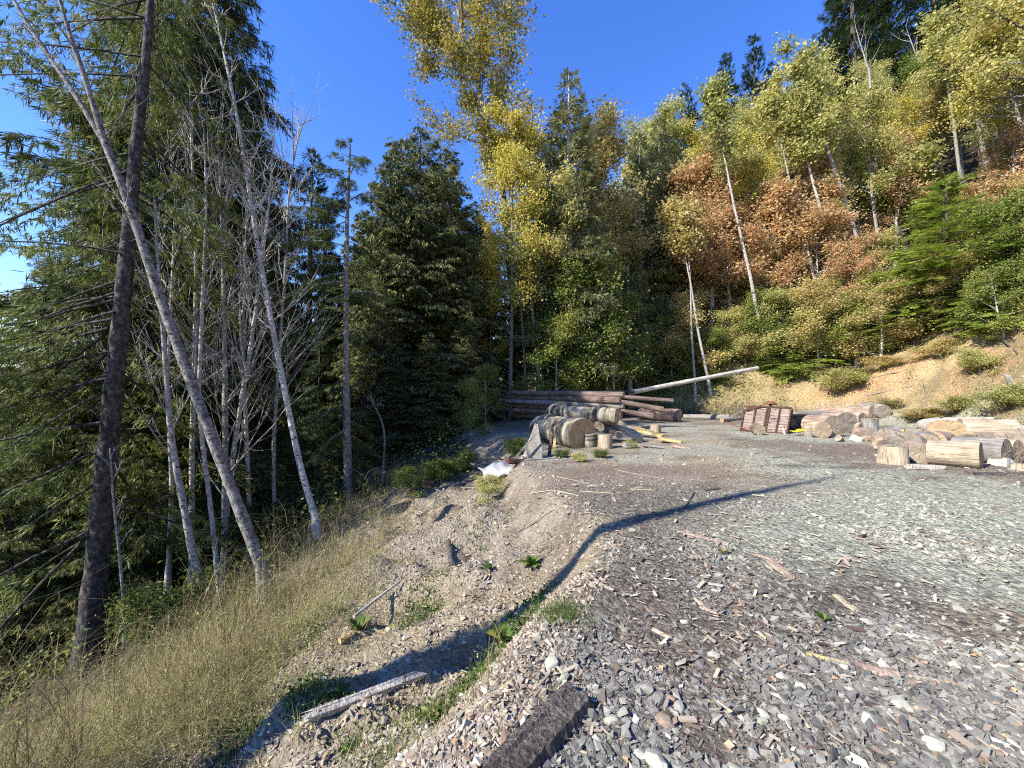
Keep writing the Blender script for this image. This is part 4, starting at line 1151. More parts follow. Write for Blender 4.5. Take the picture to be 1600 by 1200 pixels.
# ------------------------------------------------------------------ logs, rounds, boards
def wood_mats():
    n = NT('cut_end')
    co = n.coord('Object'); wv = n.n('TexWave', wave_type='RINGS', rings_direction='Z'); wv.inputs['Scale'].default_value = 14; wv.inputs['Distortion'].default_value = 2.5; wv.inputs['Detail'].default_value = 3
    n.l(co, wv.inputs['Vector'])
    oi = n.n('ObjectInfo').outputs['Random']
    base = n.ramp(oi, [(0, (.22, .205, .18)), (.4, (.31, .275, .225)), (.75, (.39, .32, .235)), (1, (.45, .33, .20))])
    c = n.mix(1.0, base, n.ramp(wv.outputs[0], [(0, (.72, .68, .62)), (1, (1.1, 1.08, 1.05))]), 'MULTIPLY')
    sx = n.n('SeparateXYZ'); n.l(co, sx.inputs[0])
    ang = n.math('ARCTAN2', sx.outputs[1], sx.outputs[0]); cv = n.n('CombineXYZ'); n.l(n.math('MULTIPLY', ang, 2.2), cv.inputs[0]); n.l(n.math('MULTIPLY', oi, 40), cv.inputs[1])
    ck = n.noise(1.7, 2, .5, cv.outputs[0], .0)
    c = n.mix(n.ramp(ck, [(.62, (0, 0, 0)), (.66, (.85, .85, .85))]), c, (.05, .04, .03))
    f = n.noise(5, 5, .65, co)
    c = n.mix(.8, c, n.ramp(f, [(.35, (.6, .57, .53)), (.65, (1.15, 1.15, 1.15))]), 'MULTIPLY')
    M['cut_end'] = n.done(n.pbr(c, .85, .15, n.bump(f, .4, .02)))
    def peel(name, a, b, c3, sc=(9, 9, .7), bmp=.6):
        n = NT(name); co = n.coord('Object', sc); f = n.noise(2.4, 6, .7, co, .3)
        c = n.ramp(f, [(.3, a), (.5, b), (.7, c3)])
        g = n.noise(2.2, 4, .6, n.coord('Object')); c = n.mix(.7, c, n.ramp(g, [(.35, (.6, .57, .55)), (.65, (1.2, 1.2, 1.18))]), 'MULTIPLY')
        k = n.noise(2.0, 3, .6, n.coord('Object', (sc[0] * 2.2, sc[1] * 2.2, sc[2] * .8)), .2)
        c = n.mix(n.ramp(k, [(.58, (0, 0, 0)), (.66, (.75, .75, .75))]), c, tuple(v * .30 for v in a))
        M[name] = n.done(n.pbr(c, .85, .2, n.bump(n.math('SUBTRACT', f, k), bmp, .04)))
    peel('bark_log', (.07, .052, .043), (.19, .14, .115), (.33, .265, .215))
    peel('wood_pale', (.23, .185, .125), (.40, .335, .24), (.52, .45, .34))
    peel('wood_grey', (.12, .112, .105), (.26, .245, .22), (.40, .38, .345))
    peel('wood_red', (.17, .125, .10), (.33, .25, .195), (.46, .37, .30)); peel('board_red', (.18, .13, .11), (.32, .25, .215), (.43, .35, .305), (1.2, 9, 9))
    peel('wood_yellow', (.36, .25, .10), (.56, .42, .18), (.66, .53, .29))
    peel('wood_white', (.33, .305, .26), (.52, .485, .42), (.64, .61, .54))
    peel('wood_char', (.05, .046, .043), (.125, .115, .105), (.32, .28, .23), (14, 14, 1.5), 1.0)
    n = NT('bark_banded'); co = n.coord('Object', (1.2, 1.2, 7)); f = n.noise(1.0, 3, .5, co, .6)
    c = n.ramp(f, [(.38, (.045, .042, .038)), (.48, (.20, .18, .14)), (.62, (.42, .38, .30))])
    g = n.noise(6, 4, .6, n.coord('Object')); c = n.mix(.8, c, n.ramp(g, [(.35, (.6, .6, .57)), (.65, (1.15, 1.15, 1.1))]), 'MULTIPLY')
    M['bark_banded'] = n.done(n.pbr(c, .85, .15, n.bump(g, .4, .03)))
wood_mats()
r = np.random.default_rng(9)

def log_thing(p0, p1, r0, r1, label, bm='bark_log', name='log', cat='log', group=None, rough=.075, ends=(True, True), n=18, rings=None, ridge=0.0, oval=1.0):
    """a log between two points: bark body, and a sawn face on each end as a part"""
    p0, p1 = np.asarray(p0, float), np.asarray(p1, float)
    A = p1 - p0; L = np.linalg.norm(A)
    rings = rings or max(7, min(34, int(L / .12)))
    q = Vector(A).to_track_quat('Z', 'Y')
    s = np.linspace(0, 1, rings); a = np.arange(n) * 2 * np.pi / n
    off = r.uniform(0, 100)
    S, Aa = np.meshgrid(s, a, indexing='ij')
    nz = fbm(np.cos(Aa) * 1.5 + S * L * 1.2 + off, np.sin(Aa) * 1.5 + off, 3, 7) - .5
    rad = (r0 + (r1 - r0) * S) * (1 + rough * 3 * nz + ridge * np.sin(S * L * 17 + 2 * nz * 6))
    for _ in range(int(2 + L * 1.2)):              # knots
        rad = rad + .16 * r0 * np.exp(-((S - r.uniform(0, 1)) * L / (.35 * r0 + .03)) ** 2 - (np.angle(np.exp(1j * (Aa - r.uniform(0, 6.28)))) / .35) ** 2)
    bend = .012 * L * np.sin(S * 3.1 + off)
    V = np.stack([rad * np.cos(Aa) * oval + bend, rad * np.sin(Aa), S * L], -1).reshape(-1, 3)
    i = np.arange(rings - 1)[:, None] * n; j = np.arange(n)[None]; jn = (j + 1) % n
    F = np.stack([i + j, i + jn, i + n + jn, i + n + j], -1).reshape(-1, 4)
    mb = MB(); mb.add(V, F)
    o = mb.obj(name, M[bm], None, True, p0); o.rotation_mode = 'QUATERNION'; o.rotation_quaternion = q
    tag(o, label, cat, group)
    for e in (0, 1):
        if not ends[e]: continue
        ring = V.reshape(rings, n, 3)[0 if e == 0 else -1]
        c = ring.mean(0); loc = c.copy(); loc[2] += (-.004 if e == 0 else .004)
        k = 3; W = [np.array([[0, 0, 0.0]])]
        for m in range(1, k + 1):
            rg = (ring - c) * m / k * (.995 if m == k else 1); rg[:, 2] = r.normal(0, .006, n) * (m < k) ; W.append(rg)
        Vd = np.concatenate(W); T = [(0, 1 + x, 1 + (x + 1) % n) for x in range(n)]
        Q = [(1 + m * n + x, 1 + (m + 1) * n + x, 1 + (m + 1) * n + (x + 1) % n, 1 + m * n + (x + 1) % n) for m in range(k - 1) for x in range(n)]
        if e == 0: T = [t[::-1] for t in T]; Q = [t[::-1] for t in Q]
        d = MB(); d.add(Vd, T); d.v.append(np.zeros((0, 3), np.float32)); d.f.append(np.array(Q)); d.t.append(np.zeros(0, np.float32)); d.m.append(np.zeros(len(Q), np.int32))
        d.obj('cut_end', M['cut_end'], o, False, loc)
    return o

def gp(px, py, dz=0.0): return hit(px, py) + (0, 0, dz)

def lying(pxa, pya, pxb, pyb, rad, label, Ya=None, Yb=None, **kw):
    """log lying on the ground, its lower edge seen at the two pixels"""
    a = gp(pxa, pya); b = gp(pxb, pyb)
    a[2] += rad * .92; b[2] += kw.get('r1', rad) * .92
    r1 = kw.pop('r1', rad)
    return log_thing(a, b, rad, r1, label, **kw)

def upright(px, py, rad, h, label, bm='bark_log', tilt=(0, 0), name='stump', cat='stump', **kw):
    a = gp(px, py); a[2] -= .02; a[1] += rad
    return log_thing(a, a + np.array([tilt[0] * h, tilt[1] * h, h]), rad * 1.06, rad, label, bm, name, cat, ends=(False, True), **kw)

def floating_log(pa, Ya, pb, Yb, ra, rb, label, **kw):
    return log_thing(at(*pa, Ya), at(*pb, Yb), ra, rb, label, **kw)

# the long log deck behind, running back into the shade
deck = 'long logs of the deck at the edge of the wood'
Y = 17.5
for pa, pb, ra, rb, lb, bm in (
        ((974, 617), (770, 613), .15, .10, 'topmost long log of the deck reaching back into the shade', 'bark_log'),
        ((970, 626), (780, 620), .17, .12, 'long reddish log just under the topmost of the deck', 'bark_log'),
        ((975, 634), (775, 626), .15, .11, 'third long log of the deck with a grey patch', 'wood_grey'),
        ((968, 642), (790, 633), .16, .12, 'thin long log in the middle of the deck', 'bark_log'),
        ((972, 650), (780, 640), .16, .12, 'long log in the lower half of the deck', 'bark_log'),
        ((962, 658), (800, 648), .18, .13, 'lowest long log of the deck behind the banded logs', 'bark_log')):
    floating_log(pa, Y + .1, pb, Y + 4, ra, rb, lb, bm=bm, group=deck)
for pa, pb, ra, rb, lb in (((1036, 640), (968, 628), .14, .12, 'short grey log butting on the deck beside the big round log'), ((1020, 650), (962, 642), .15, .13, 'pale log under the short grey one'), ((1052, 626), (970, 620), .10, .10, 'thin dark pole behind the big round log'),
                       ((955, 663), (850, 662), .15, .13, 'dark log on the ground beneath the deck')):
    floating_log(pa, 18.6, pb, 19, ra, rb, lb, group=deck)
a = at(990, 612, 21.5); b = at(700, 612, 20.5); 
log_thing(a, b, .09, .04, 'long thin dark pole lying along the top of the deck', 'bark_dark')
# pale birch pole that runs up the bank
pb_ = at(1186, 575, 24.0); pa_ = at(985, 613, 21.8)
log_thing(pa_, pb_, .13, .12, 'long white birch log slanting up the grassy bank', 'wood_white')
# the big round log and its neighbours
lying(1062, 659, 1000, 655, .40, 'big reddish brown log with its dark sawn end turned to the yard', bm='bark_log', rough=.04)
lying(1140, 656, 1068, 655, .17, 'dark weathered log lying beyond the big reddish log', bm='wood_grey', rough=.10)
lying(1166, 655, 1128, 660, .12, 'broken grey log piece beside the trailer', bm='wood_grey', rough=.12)
# banded birch logs
floating_log((965, 650), 12.9, (858, 644), 14.2, .27, .26, 'pale banded birch log lying across the thicker one', bm='bark_banded', rings=30, ridge=.05, rough=.04)
floating_log((912, 678), 12.2, (843, 667), 14.0, .50, .42, 'thick banded log with its split grey end to the yard', bm='bark_banded', rings=26, ridge=.05, rough=.05, oval=1.15)
floating_log((880, 634), 14.6, (862, 640), 15.2, .18, .18, 'short pale log end on top of the banded logs', bm='bark_banded', rings=10)
# stumps and split pieces in front of them
upright(922, 699, .22, .42, 'mossy sawn stump, the wider of the two in front of the banded logs', 'bark_banded')
upright(948, 702, .21, .44, 'upright sawn stump with ribbed bark beside the mossy one', 'wood_pale')
upright(1027, 677, .20, .36, 'small upright round standing alone behind the split slabs', 'wood_pale')

def block(p, size, label, m='wood_pale', rot=(0, 0, 0), name='firewood_piece', cat='firewood', group=None, jit=.18, sub=4, taper=.8):
    """split or broken wood: a chopped block with uneven grain edges"""
    V = []; F = []
    L, W, T = size; n = 8
    prof = np.array([(-.5, -.5), (0, -.54), (.5, -.42), (.52, .1), (.40, .5), (0, .53), (-.45, .45), (-.53, 0)]) * (1 + r.uniform(-jit, jit, (8, 2)))
    for k in range(sub + 1):
        s = k / sub; tp = (1 - (1 - taper) * s)
        V.append(np.stack([np.full(n, (s - .5) * L) + r.normal(0, .03 * L if k in (0, sub) else .01 * L, n), prof[:, 0] * W * tp * (1 + r.normal(0, .04, n)), prof[:, 1] * T * tp * (1 + r.normal(0, .06, n))], -1))
    V = np.concatenate(V)
    for k in range(sub):
        for j in range(n): F.append((k * n + j, k * n + (j + 1) % n, (k + 1) * n + (j + 1) % n, (k + 1) * n + j))
    mb = MB(); mb.add(V, np.array(F)); c0 = V[:n].mean(0); c1 = V[-n:].mean(0)
    b = len(V)
    mb.add(np.vstack([V[:n], c0]), [(n, (j + 1) % n, j) for j in range(n)]); mb.add(np.vstack([V[-n:], c1]), [(n, j, (j + 1) % n) for j in range(n)])
    o = mb.obj(name, M[m], None, False, p); o.rotation_euler = rot
    return tag(o, label, cat, group)

R_ = math.radians
block(gp(982, 690, .36), (1.0, .42, .18), 'pale splintered slab leaning down from the banded logs', 'wood_pale', (.3, .5, .15 - .9), 'wood_slab', 'slab')
block(gp(1012, 684, .22), (1.15, .34, .10), 'bright yellow freshly split slab sloping to the yard', 'wood_yellow', (.15, .24, -.55), 'wood_slab', 'slab')
block(gp(1046, 692, .10), (.7, .3, .08), 'yellow split slab lying flat at the foot of the pile', 'wood_yellow', (.1, .12, -.45), 'wood_slab', 'slab')
block(gp(1020, 700, .06), (.6, .3, .08), 'grey brown bark slab on the ground before the yellow slabs', 'wood_grey', (.05, .1, -.2), 'wood_slab', 'slab')
block(gp(1065, 700, .05), (.55, .25, .07), 'dull bark slab beyond the tip of the yellow slabs', 'wood_red', (.05, .1, -.5), 'wood_slab', 'slab')
block(gp(953, 690, .34), (.34, .26, .24), 'pale chunk perched between stump and slabs', 'wood_pale', (.4, .2, .6))
block(gp(968, 690, .22), (.32, .22, .2), 'small split block wedged beside the stump', 'wood_pale', (.2, .1, 1.2))
block(gp(985, 700, .08), (.4, .24, .14), 'grey split block on the ground under the leaning slab', 'wood_grey', (.1, .1, .2))
for k, (px, py, sz, lb, m) in enumerate(((1372, 692, .3, 'split brown block on the heap by the grey upright round', 'wood_red'), (1358, 690, .26, 'pale splinter block before the stacked block logs', 'wood_pale'), (1404, 697, .3, 'grey chunk between the brown and the orange faced rounds', 'wood_grey'),
        (1508, 716, .3, 'dark red chunk tucked behind the straw coloured log', 'wood_red'), (1545, 722, .26, 'yellowish chunk before the brown log', 'wood_pale'), (1428, 700, .3, 'bleached chunk on top of the grey cracked log', 'wood_white'), (1500, 700, .24, 'small grey wedge beneath the oval log', 'wood_grey'),
        (1340, 690, .22, 'thin pale offcut lying before the rounds', 'wood_white'), (1312, 690, .2, 'brown chip of wood in front of the paired round logs', 'wood_red'), (1392, 722, .22, 'pale chunk beside the upright ribbed round', 'wood_pale'))):
    block(gp(px, py, sz * .4), (sz * 1.5, sz, sz * .8), lb, m, (r.normal(0, .3), r.normal(0, .3), r.uniform(0, 6)))
a = gp(940, 696); log_thing(a + (0, .25, .56), a + (.0, .7, .60), .15, .15, 'short round log with a red brown sawn face on top of the stumps', 'bark_log', 'log_round', 'log round')
# things at the lip, left of the pile
def sheet_lump(p, size, label, m, name, cat, rot=(0, 0, 0), nx=14, amp=.35, seed=1):
    """crumpled sheet with thickness"""
    u = np.linspace(-.5, .5, nx); U, Vv = np.meshgrid(u, u)
    z = fbm(U * 3.1 + seed, Vv * 3.1, 3, seed) * amp + .25 * np.exp(-(U ** 2 + Vv ** 2) * 6)
    edge = 1 + .25 * (fbm(U * 4, Vv * 4 + 9, 2, seed + 3) - .5)
    top = np.stack([U * size[0] * edge, Vv * size[1] * edge, z * size[2]], -1).reshape(-1, 3); bot = top - (0, 0, .012)
    i = (np.arange(nx - 1)[:, None] * nx + np.arange(nx - 1)[None]).ravel()
    F = np.stack([i, i + 1, i + nx + 1, i + nx], -1); k = nx * nx
    rim = list(range(nx)) + [nx * (q + 1) + nx - 1 for q in range(nx - 1)] + [nx * nx - 2 - q for q in range(nx - 1)] + [nx * (nx - 2 - q) for q in range(nx - 2)]
    E = np.array([(rim[q], rim[(q + 1) % len(rim)], rim[(q + 1) % len(rim)] + k, rim[q] + k) for q in range(len(rim))])
    mb = MB(); mb.add(np.vstack([top, bot]), np.vstack([F, F[:, ::-1] + k, E[:, ::-1]]))
    o = mb.obj(name, M[m], None, True, p); o.rotation_euler = rot
    return tag(o, label, cat)
def plain(name, c, rough=.6, spec=.3, var=.35, sc_=6):
    n = NT(name); f = n.noise(sc_, 5, .65, n.coord('Object'))
    c = n.mix(1.0, c, n.ramp(f, [(.3, (1 - var,) * 3), (.7, (1 + var * .4,) * 3)]), 'MULTIPLY')
    M[name] = n.done(n.pbr(c, rough, spec, n.bump(f, .25, .02)))
plain('plastic_white', (.46, .455, .44), .5, .3, .15); plain('plastic_black', (.02, .02, .022), .5); plain('plastic_yellow', (.75, .68, .02), .5, .3, .3)
plain('rust', (.20, .085, .05), .85, .2, .5, 9); plain('rust_dark', (.10, .05, .035), .85, .2, .5, 9); plain('moss', (.10, .15, .02), .9, .1, .5, 20)
sheet_lump(gp(780, 744, .06), (.95, .7, .7), 'crumpled white plastic sheet at the lip of the slope', 'plastic_white', 'plastic_sheet', 'plastic sheet', (.35, -.2, .3), seed=4)
block(gp(765, 735, .08), (1.3, .2, .05), 'weathered grey board sliding down beside the white sheet', 'wood_grey', (.1, .28, .75), 'board', 'board')
block(gp(790, 724, .08), (1.2, .22, .05), 'second grey board above the white sheet', 'wood_grey', (.1, .30, .95), 'board', 'board')
block(gp(806, 727, .1), (.5, .3, .12), 'rusty brown lump of metal by the white sheet', 'rust_dark', (.1, .1, .3), 'scrap_metal', 'scrap')
block(gp(836, 714, .42), (.95, .55, .10), 'grey pointed slab propped upright at the lip', 'wood_grey', (0, -1.25, 1.25), 'wood_slab', 'slab', taper=.15)
block(gp(820, 716, .3), (.9, .07, .05), 'thin grey stick leaning on the propped slab', 'wood_grey', (0, -.85, .15), 'board', 'board', taper=.6)
block(gp(860, 712, .28), (.62, .11, .08), 'dark rotten post standing before the thick banded log', 'wood_char', (.1, -1.45, .2), 'post', 'post')
block(gp(866, 706, .20), (.42, .13, .07), 'short yellowish stake beside the dark post', 'wood_yellow', (0, -1.5, .1), 'post', 'post')
block(gp(905, 697, .07), (.85, .10, .07), 'white square timber lying in front of the thick banded log', 'wood_white', (0, 0, .05), 'board', 'board')
block(gp(885, 692, .18), (.6, .14, .2), 'grey concrete like block behind the white timber', 'wood_grey', (0, 0, .1), 'block', 'block')

# ------------------------------------------------------------------ the old slatted trailer body
def trailer():
    A = gp(1157, 674); B = gp(1229, 678)
    v = B - A; L = float(np.hypot(v[0], v[1])); rz = math.atan2(v[1], v[0])
    root = empty('trailer_body', (A[0], A[1], A[2] + .05), rz); root.rotation_euler = (-.06, .03, rz)
    tag(root, 'rusty slatted trailer body standing on its edge in the yard', 'trailer')
    Hh = L * .64; D = 1.0
    def bar(p, q, wd, name='bar', m='rust_dark', d=None):
        p, q = np.array(p, float), np.array(q, float); X = q - p; ll = np.linalg.norm(X)
        Rm = frames(X[None], np.array([[0, -1.0, 0.02]]) if abs(unit(X)[1]) < .9 else np.array([[0, 0, 1.0]]))[0] * np.array([ll, wd, d or wd])
        mb = MB(); mb.stamp(CUBE_V, CUBE_F, Rm[None], ((p + q) / 2)[None]); return mb.obj(name, M[m], root)
    sk = .09 * L
    n = 9
    for i in range(n):                          # horizontal boards of the front
        z0 = Hh * i / n; zc = z0 + Hh / n / 2
        xl = sk * zc / Hh; xr = L + sk * zc / Hh
        if zc > Hh * .80: xl += (zc - Hh * .80) / (Hh * .2) * L * .30
        bar((xl, r.normal(0, .008), zc), (xr, r.normal(0, .008), zc), Hh / n - .018, 'board', 'board_red', .03)
    for fx in (0, .25, .50, .55, .77, 1.0):
        top = Hh * (.83 if fx == 0 else .95 if fx == .25 else 1.03)
        bar((fx * L, -.045, -.08), (fx * L + sk * top / Hh, -.045, top), .055, 'upright_bar')
    bar((-.03, -.05, 0), (L + .02, -.05, 0), .06, 'bottom_rail'); bar((.32 * L + sk, -.05, Hh * 1.02), (L + sk, -.05, Hh * 1.02), .05, 'top_rail')
    bar((.0 * L + sk * .8, -.06, Hh * .82), (.36 * L + sk, -.06, Hh * 1.03), .06, 'sloping_rail')
    bar((sk * .9, .02, Hh * 1.0), (.3 * L + sk, .02, Hh * 1.02), .035, 'rear_rail')
    bar((-.35 * L, -.1, Hh * .30), (.28 * L, -.1, -.02), .05, 'drawbar', 'rust'); bar((-.25 * L, .3, Hh * .55), (.02 * L, .1, Hh * .8), .04, 'brace', 'wood_grey')
    for i in range(5):                          # side boards, away from the light
        z = Hh * (i + .5) / 5
        bar((L + sk * z / Hh, .04, z), (L + sk * z / Hh - .05, D, z), Hh / 5 - .03, 'side_board', 'board_red', .03)
    bar((sk * .5, D, 0), (sk * 1.2, D, Hh), .06, 'upright_bar'); bar((L, D, 0), (L + sk, D, Hh), .06, 'upright_bar'); bar((0, D, Hh * .1), (L, D, Hh * .1), .05, 'rear_rail'); bar((sk, D, Hh), (L + sk, D, Hh), .05, 'rear_rail')
    bar((L * .97, -.12, -.05), (L * .93, -.05, .22), .06, 'prop', 'wood_white')
    P = np.array([(.56 * L + sk, .05, Hh * 1.03), (.56 * L + sk, .05, Hh * 1.10)])
    mb = MB(); add_tube(mb, P, .05, 8); mb.obj('pivot', M['rust_dark'], root)
    prof = np.array([(.05, 0), (.24, .015), (.26, .05), (.18, .10), (.12, .15), (.02, .165)]); k = 14
    a = np.arange(k) * 2 * np.pi / k
    V = np.concatenate([np.stack([q[0] * np.cos(a), q[0] * np.sin(a), np.full(k, q[1])], -1) for q in prof]) + P[1]
    i = np.arange(5)[:, None] * k; j = np.arange(k)[None]; F = np.stack([i + j, i + (j + 1) % k, i + k + (j + 1) % k, i + k + j], -1).reshape(-1, 4)
    mb = MB(); mb.add(V, F); mb.obj('turntable', M['rust'], root, True)
trailer()
a = gp(1186, 680); log_thing(a + (.02, .0, .22), a + (.05, .35, .24), .22, .21, 'single round log lying against the foot of the trailer', 'bark_log', 'log_round', 'log round')
# black bin in the gap, yellow bundle
mb = MB(); p = gp(1247, 672)
mb.stamp(CUBE_V, CUBE_F, (np.eye(3) * (1.0, .7, .62))[None], np.array([[0, .35, .31]])); o = mb.obj('bin', M['plastic_black'], None, False, p); tag(o, 'low black box standing in the gap beside the trailer', 'box')
mb = MB(); mb.stamp(CUBE_V, CUBE_F, (np.eye(3) * (1.06, .76, .05))[None], np.array([[0, .35, .645]])); mb.obj('lid', M['plastic_black'], o)
sheet_lump(gp(1252, 680, .03), (.62, .4, .55), 'bright yellow crumpled bundle on the ground by the round logs', 'plastic_yellow', 'tarpaulin', 'tarpaulin', seed=8)

# ------------------------------------------------------------------ rounds and logs along the foot of the bank
rnd = 'round logs along the foot of the bank'
def seglog(px, py, rad, ln_, az, label, bm='bark_log', dz=0.0, tilt=0.0, name='log_round', cat='log round', ends=(True, True), oval=1.0):
    """short log whose near face stands at the pixel; az is the way it runs back, from straight away (0) to the side"""
    a = gp(px, py); a[2] += rad * .95 + dz
    d = np.array([math.sin(az) * math.cos(tilt), math.cos(az) * math.cos(tilt), math.sin(tilt)])
    return log_thing(a, a + d * ln_, rad, rad * .96, label, bm, name, cat, rnd, .05, ends, oval=oval)
seglog(1322, 677, .43, .9, .02, 'grey faced round log, rearmost of the pair beside the stacked blocks', 'wood_red')
seglog(1303, 683, .40, 1.0, -.10, 'grey faced round log in front of its larger neighbour', 'wood_red')
seglog(1287, 685, .30, .6, .1, 'round log with a yellow broken face beside the grey faced one', 'wood_pale')
seglog(1268, 679, .16, .3, .3, 'short grey round standing next to the yellow bundle', 'wood_grey')
upright(1268, 684, .13, .24, 'small dark upright round next to the yellow bundle', 'wood_grey', name='log_round', cat='log round')
seglog(1348, 675, .24, .7, -.3, 'pale orange block log lying on the stack', 'wood_pale', .32)
seglog(1347, 677, .22, .7, -.3, 'pale orange block log at the bottom of the stack', 'wood_pale', .0)
upright(1369, 678, .27, .60, 'grey upright round at the end of the stack', 'wood_grey', name='log_round', cat='log round')
lying(1366, 655, 1280, 656, .40, 'long grey pink log lying behind the paired round logs', bm='wood_red', rough=.08)
lying(1382, 654, 1350, 648, .38, 'dark barked log end with peeling bark at the back of the stack', bm='wood_grey', rough=.12)
lying(1292, 660, 1240, 660, .34, 'greyish log lying behind the black box', bm='wood_grey', rough=.10)
# the row at the edge of the view
lying(1588, 690, 1500, 686, .36, 'large bleached log lying behind the row with a straight cracked side', bm='wood_pale', rough=.04)
lying(1560, 678, 1478, 676, .34, 'white topped log behind the large bleached one', bm='wood_white', rough=.05)
seglog(1480, 698, .27, .9, .5, 'oval sawn log with a whitish face on top of the row', 'wood_white', .28, oval=1.6)
seglog(1462, 700, .24, .8, 1.1, 'bark covered log under the oval whitish one', 'wood_red')
lying(1534, 732, 1452, 724, .29, 'cracked straw coloured log lying foremost in the row', bm='wood_pale', rough=.04)
upright(1412, 727, .25, .42, 'pale upright round with ribbed sides at the near end of the row', 'wood_pale', name='log_round', cat='log round')
seglog(1440, 724, .25, .45, .5, 'fire scarred round wedged between the upright and the straw coloured log', 'wood_red')
seglog(1378, 705, .20, .5, .8, 'brown round log half hidden by bark chips', 'wood_red')
seglog(1395, 708, .19, .4, .3, 'round log with an orange sawn face beside the brown one', 'bark_log')
seglog(1420, 708, .30, .9, 1.2, 'grey log with long cracks behind the upright round', 'wood_grey')
seglog(1450, 708, .27, .6, .3, 'orange faced round log in the middle of the row', 'wood_pale')
seglog(1574, 727, .30, .8, -.4, 'mossy grey log with a yellow heart at the edge of the row', 'wood_grey')
seglog(1592, 724, .27, .6, -.3, 'orange yellow round log beside the mossy one', 'wood_pale')
seglog(1530, 706, .20, .5, .2, 'small yellow round log resting before the large bleached log', 'wood_pale')
seglog(1556, 712, .22, .6, 1.2, 'brown log between the small yellow round and the mossy log', 'wood_red')
seglog(1600, 700, .30, .9, 1.0, 'pale grey log closing the row at the view edge', 'wood_white')
seglog(1360, 690, .22, .7, .3, 'bark covered round log bridging the stack and the row', 'wood_red')
seglog(1386, 694, .26, .9, 1.3, 'grey log lying between the stack and the brown round', 'wood_grey')
seglog(1412, 694, .24, .8, 1.4, 'pale barkless log at the back of the row near the brown round', 'wood_pale')
seglog(1505, 722, .18, .5, .2, 'small round log jammed behind the straw coloured log', 'bark_log')
seglog(1545, 700, .22, .7, .7, 'round log with a dull face under the large bleached log', 'wood_red')
seglog(1580, 704, .24, .7, .5, 'round log with a pale face under the closing grey log', 'wood_pale')
block(gp(1567, 727, .08), (.36, .28, .2), 'white split block on the ground before the mossy log', 'wood_white', (.1, .1, .3))
block(gp(1592, 734, .06), (.24, .2, .15), 'small yellow block on the ground at the end of the row', 'wood_pale', (.1, .1, .8))
block(gp(1446, 733, .05), (.62, .12, .09), 'white square timber offcut on the ground before the row', 'wood_white', (0, 0, -.25), 'board', 'board')
block(gp(1420, 694, .15), (.75, .35, .25), 'bleached splintered root end behind the brown round', 'wood_white', (.2, .2, .4))
block(gp(1445, 694, .2), (.35, .3, .3), 'dark jagged stump piece behind the orange faced round', 'wood_char', (.3, .5, .4))
block(gp(1560, 742, .02), (.9, .14, .04), 'dark strip of bark lying before the row', 'wood_char', (0, 0, -.1), 'bark_strip', 'bark')
block(gp(1385, 716, .04), (.5, .25, .08), 'white bark chip by the brown round', 'wood_white', (0, .1, .3), 'bark_chip', 'bark')
block(gp(1582, 610, .2), (1.4, .2, .2), 'grey broken root sticking out of the sandy bank', 'wood_grey', (.2, -.7, .9), 'root', 'root')

# ------------------------------------------------------------------ foreground timber, sticks, plants
def stick(pa, pb, rad, label, m='wood_pale', flat=1.0, lift=.0, name='stick', cat='stick', kink=.03, n=7, r2=None):
    a = gp(*pa); b = gp(*pb); k = 7
    S = np.linspace(0, 1, k)[:, None]; P = a * (1 - S) + b * S
    P[:, 2] = np.maximum(P[:, 2], np.array([hz(q[0], q[1]) for q in P]) + rad * .6 * flat) + lift
    if not flat < .7: P[:, 2] = np.linspace(P[0, 2], P[-1, 2], k) + np.maximum(0, (P[:, 2] - np.linspace(P[0, 2], P[-1, 2], k))).max() * .6
    P[1:-1, :2] += r.normal(0, kink * rad * 3, (k - 2, 2))
    V, F = tube(P - a, np.linspace(rad, r2 if r2 else rad * .8, k), n)
    if flat < 1:
        c = np.repeat(P - a, n, 0); V[:, 2] = c[:, 2] + (V[:, 2] - c[:, 2]) * flat
    mb = MB(); mb.add(V, F); mb.add(V[:n], [tuple(range(n))[::-1]]); mb.add(V[-n:], [tuple(range(n))])
    o = mb.obj(name, M[m], None, flat == 1.0, a); return tag(o, label, cat)

def timber(pa, pb, wd, th, label, m, sink=.3, name='timber', cat='timber', roll=0.0):
    """old plank with worn edges and a split running along it"""
    a = gp(*pa); b = gp(*pb); A = b - a; L = np.linalg.norm(A); k = 22
    prof = np.array([(-.5, -.5), (.5, -.5), (.52, .1), (.44, .46), (.20, .5), (.12, .38), (.05, .5), (-.30, .47), (-.47, .40), (-.52, 0)]); n = len(prof)
    V = []
    for i in range(k):
        s = i / (k - 1); j = 1 + r.normal(0, .035, (n, 2))
        e = .04 * r.normal(size=n) if i in (0, k - 1) else np.zeros(n)
        V.append(np.stack([np.full(n, s * L) + e, prof[:, 0] * wd * j[:, 0], prof[:, 1] * th * j[:, 1]], -1))
    V = np.concatenate(V); F = [(i * n + j, (i + 1) * n + j, (i + 1) * n + (j + 1) % n, i * n + (j + 1) % n) for i in range(k - 1) for j in range(n)]
    Rm = frames(A[None], np.array([[math.sin(roll), 0, math.cos(roll)]]))[0]
    V = V @ Rm.T; V[:, 2] += th * (.5 - sink)
    mb = MB(); mb.add(V, np.array(F)); mb.add(V[:n], [tuple(range(n))]); mb.add(V[-n:], [tuple(range(n))[::-1]])
    o = mb.obj(name, M[m], None, False, a); return tag(o, label, cat)
timber((770, 1240), (905, 1092), .185, .12, 'thick charred grey timber with a pale edge lying at the lip of the gravel', 'wood_char', .45, roll=-.12)
timber((478, 1132), (655, 1062), .068, .058, 'pale squared post with a dark knot lying on the slope', 'wood_white', -.25, roll=.5, name='post', cat='post')
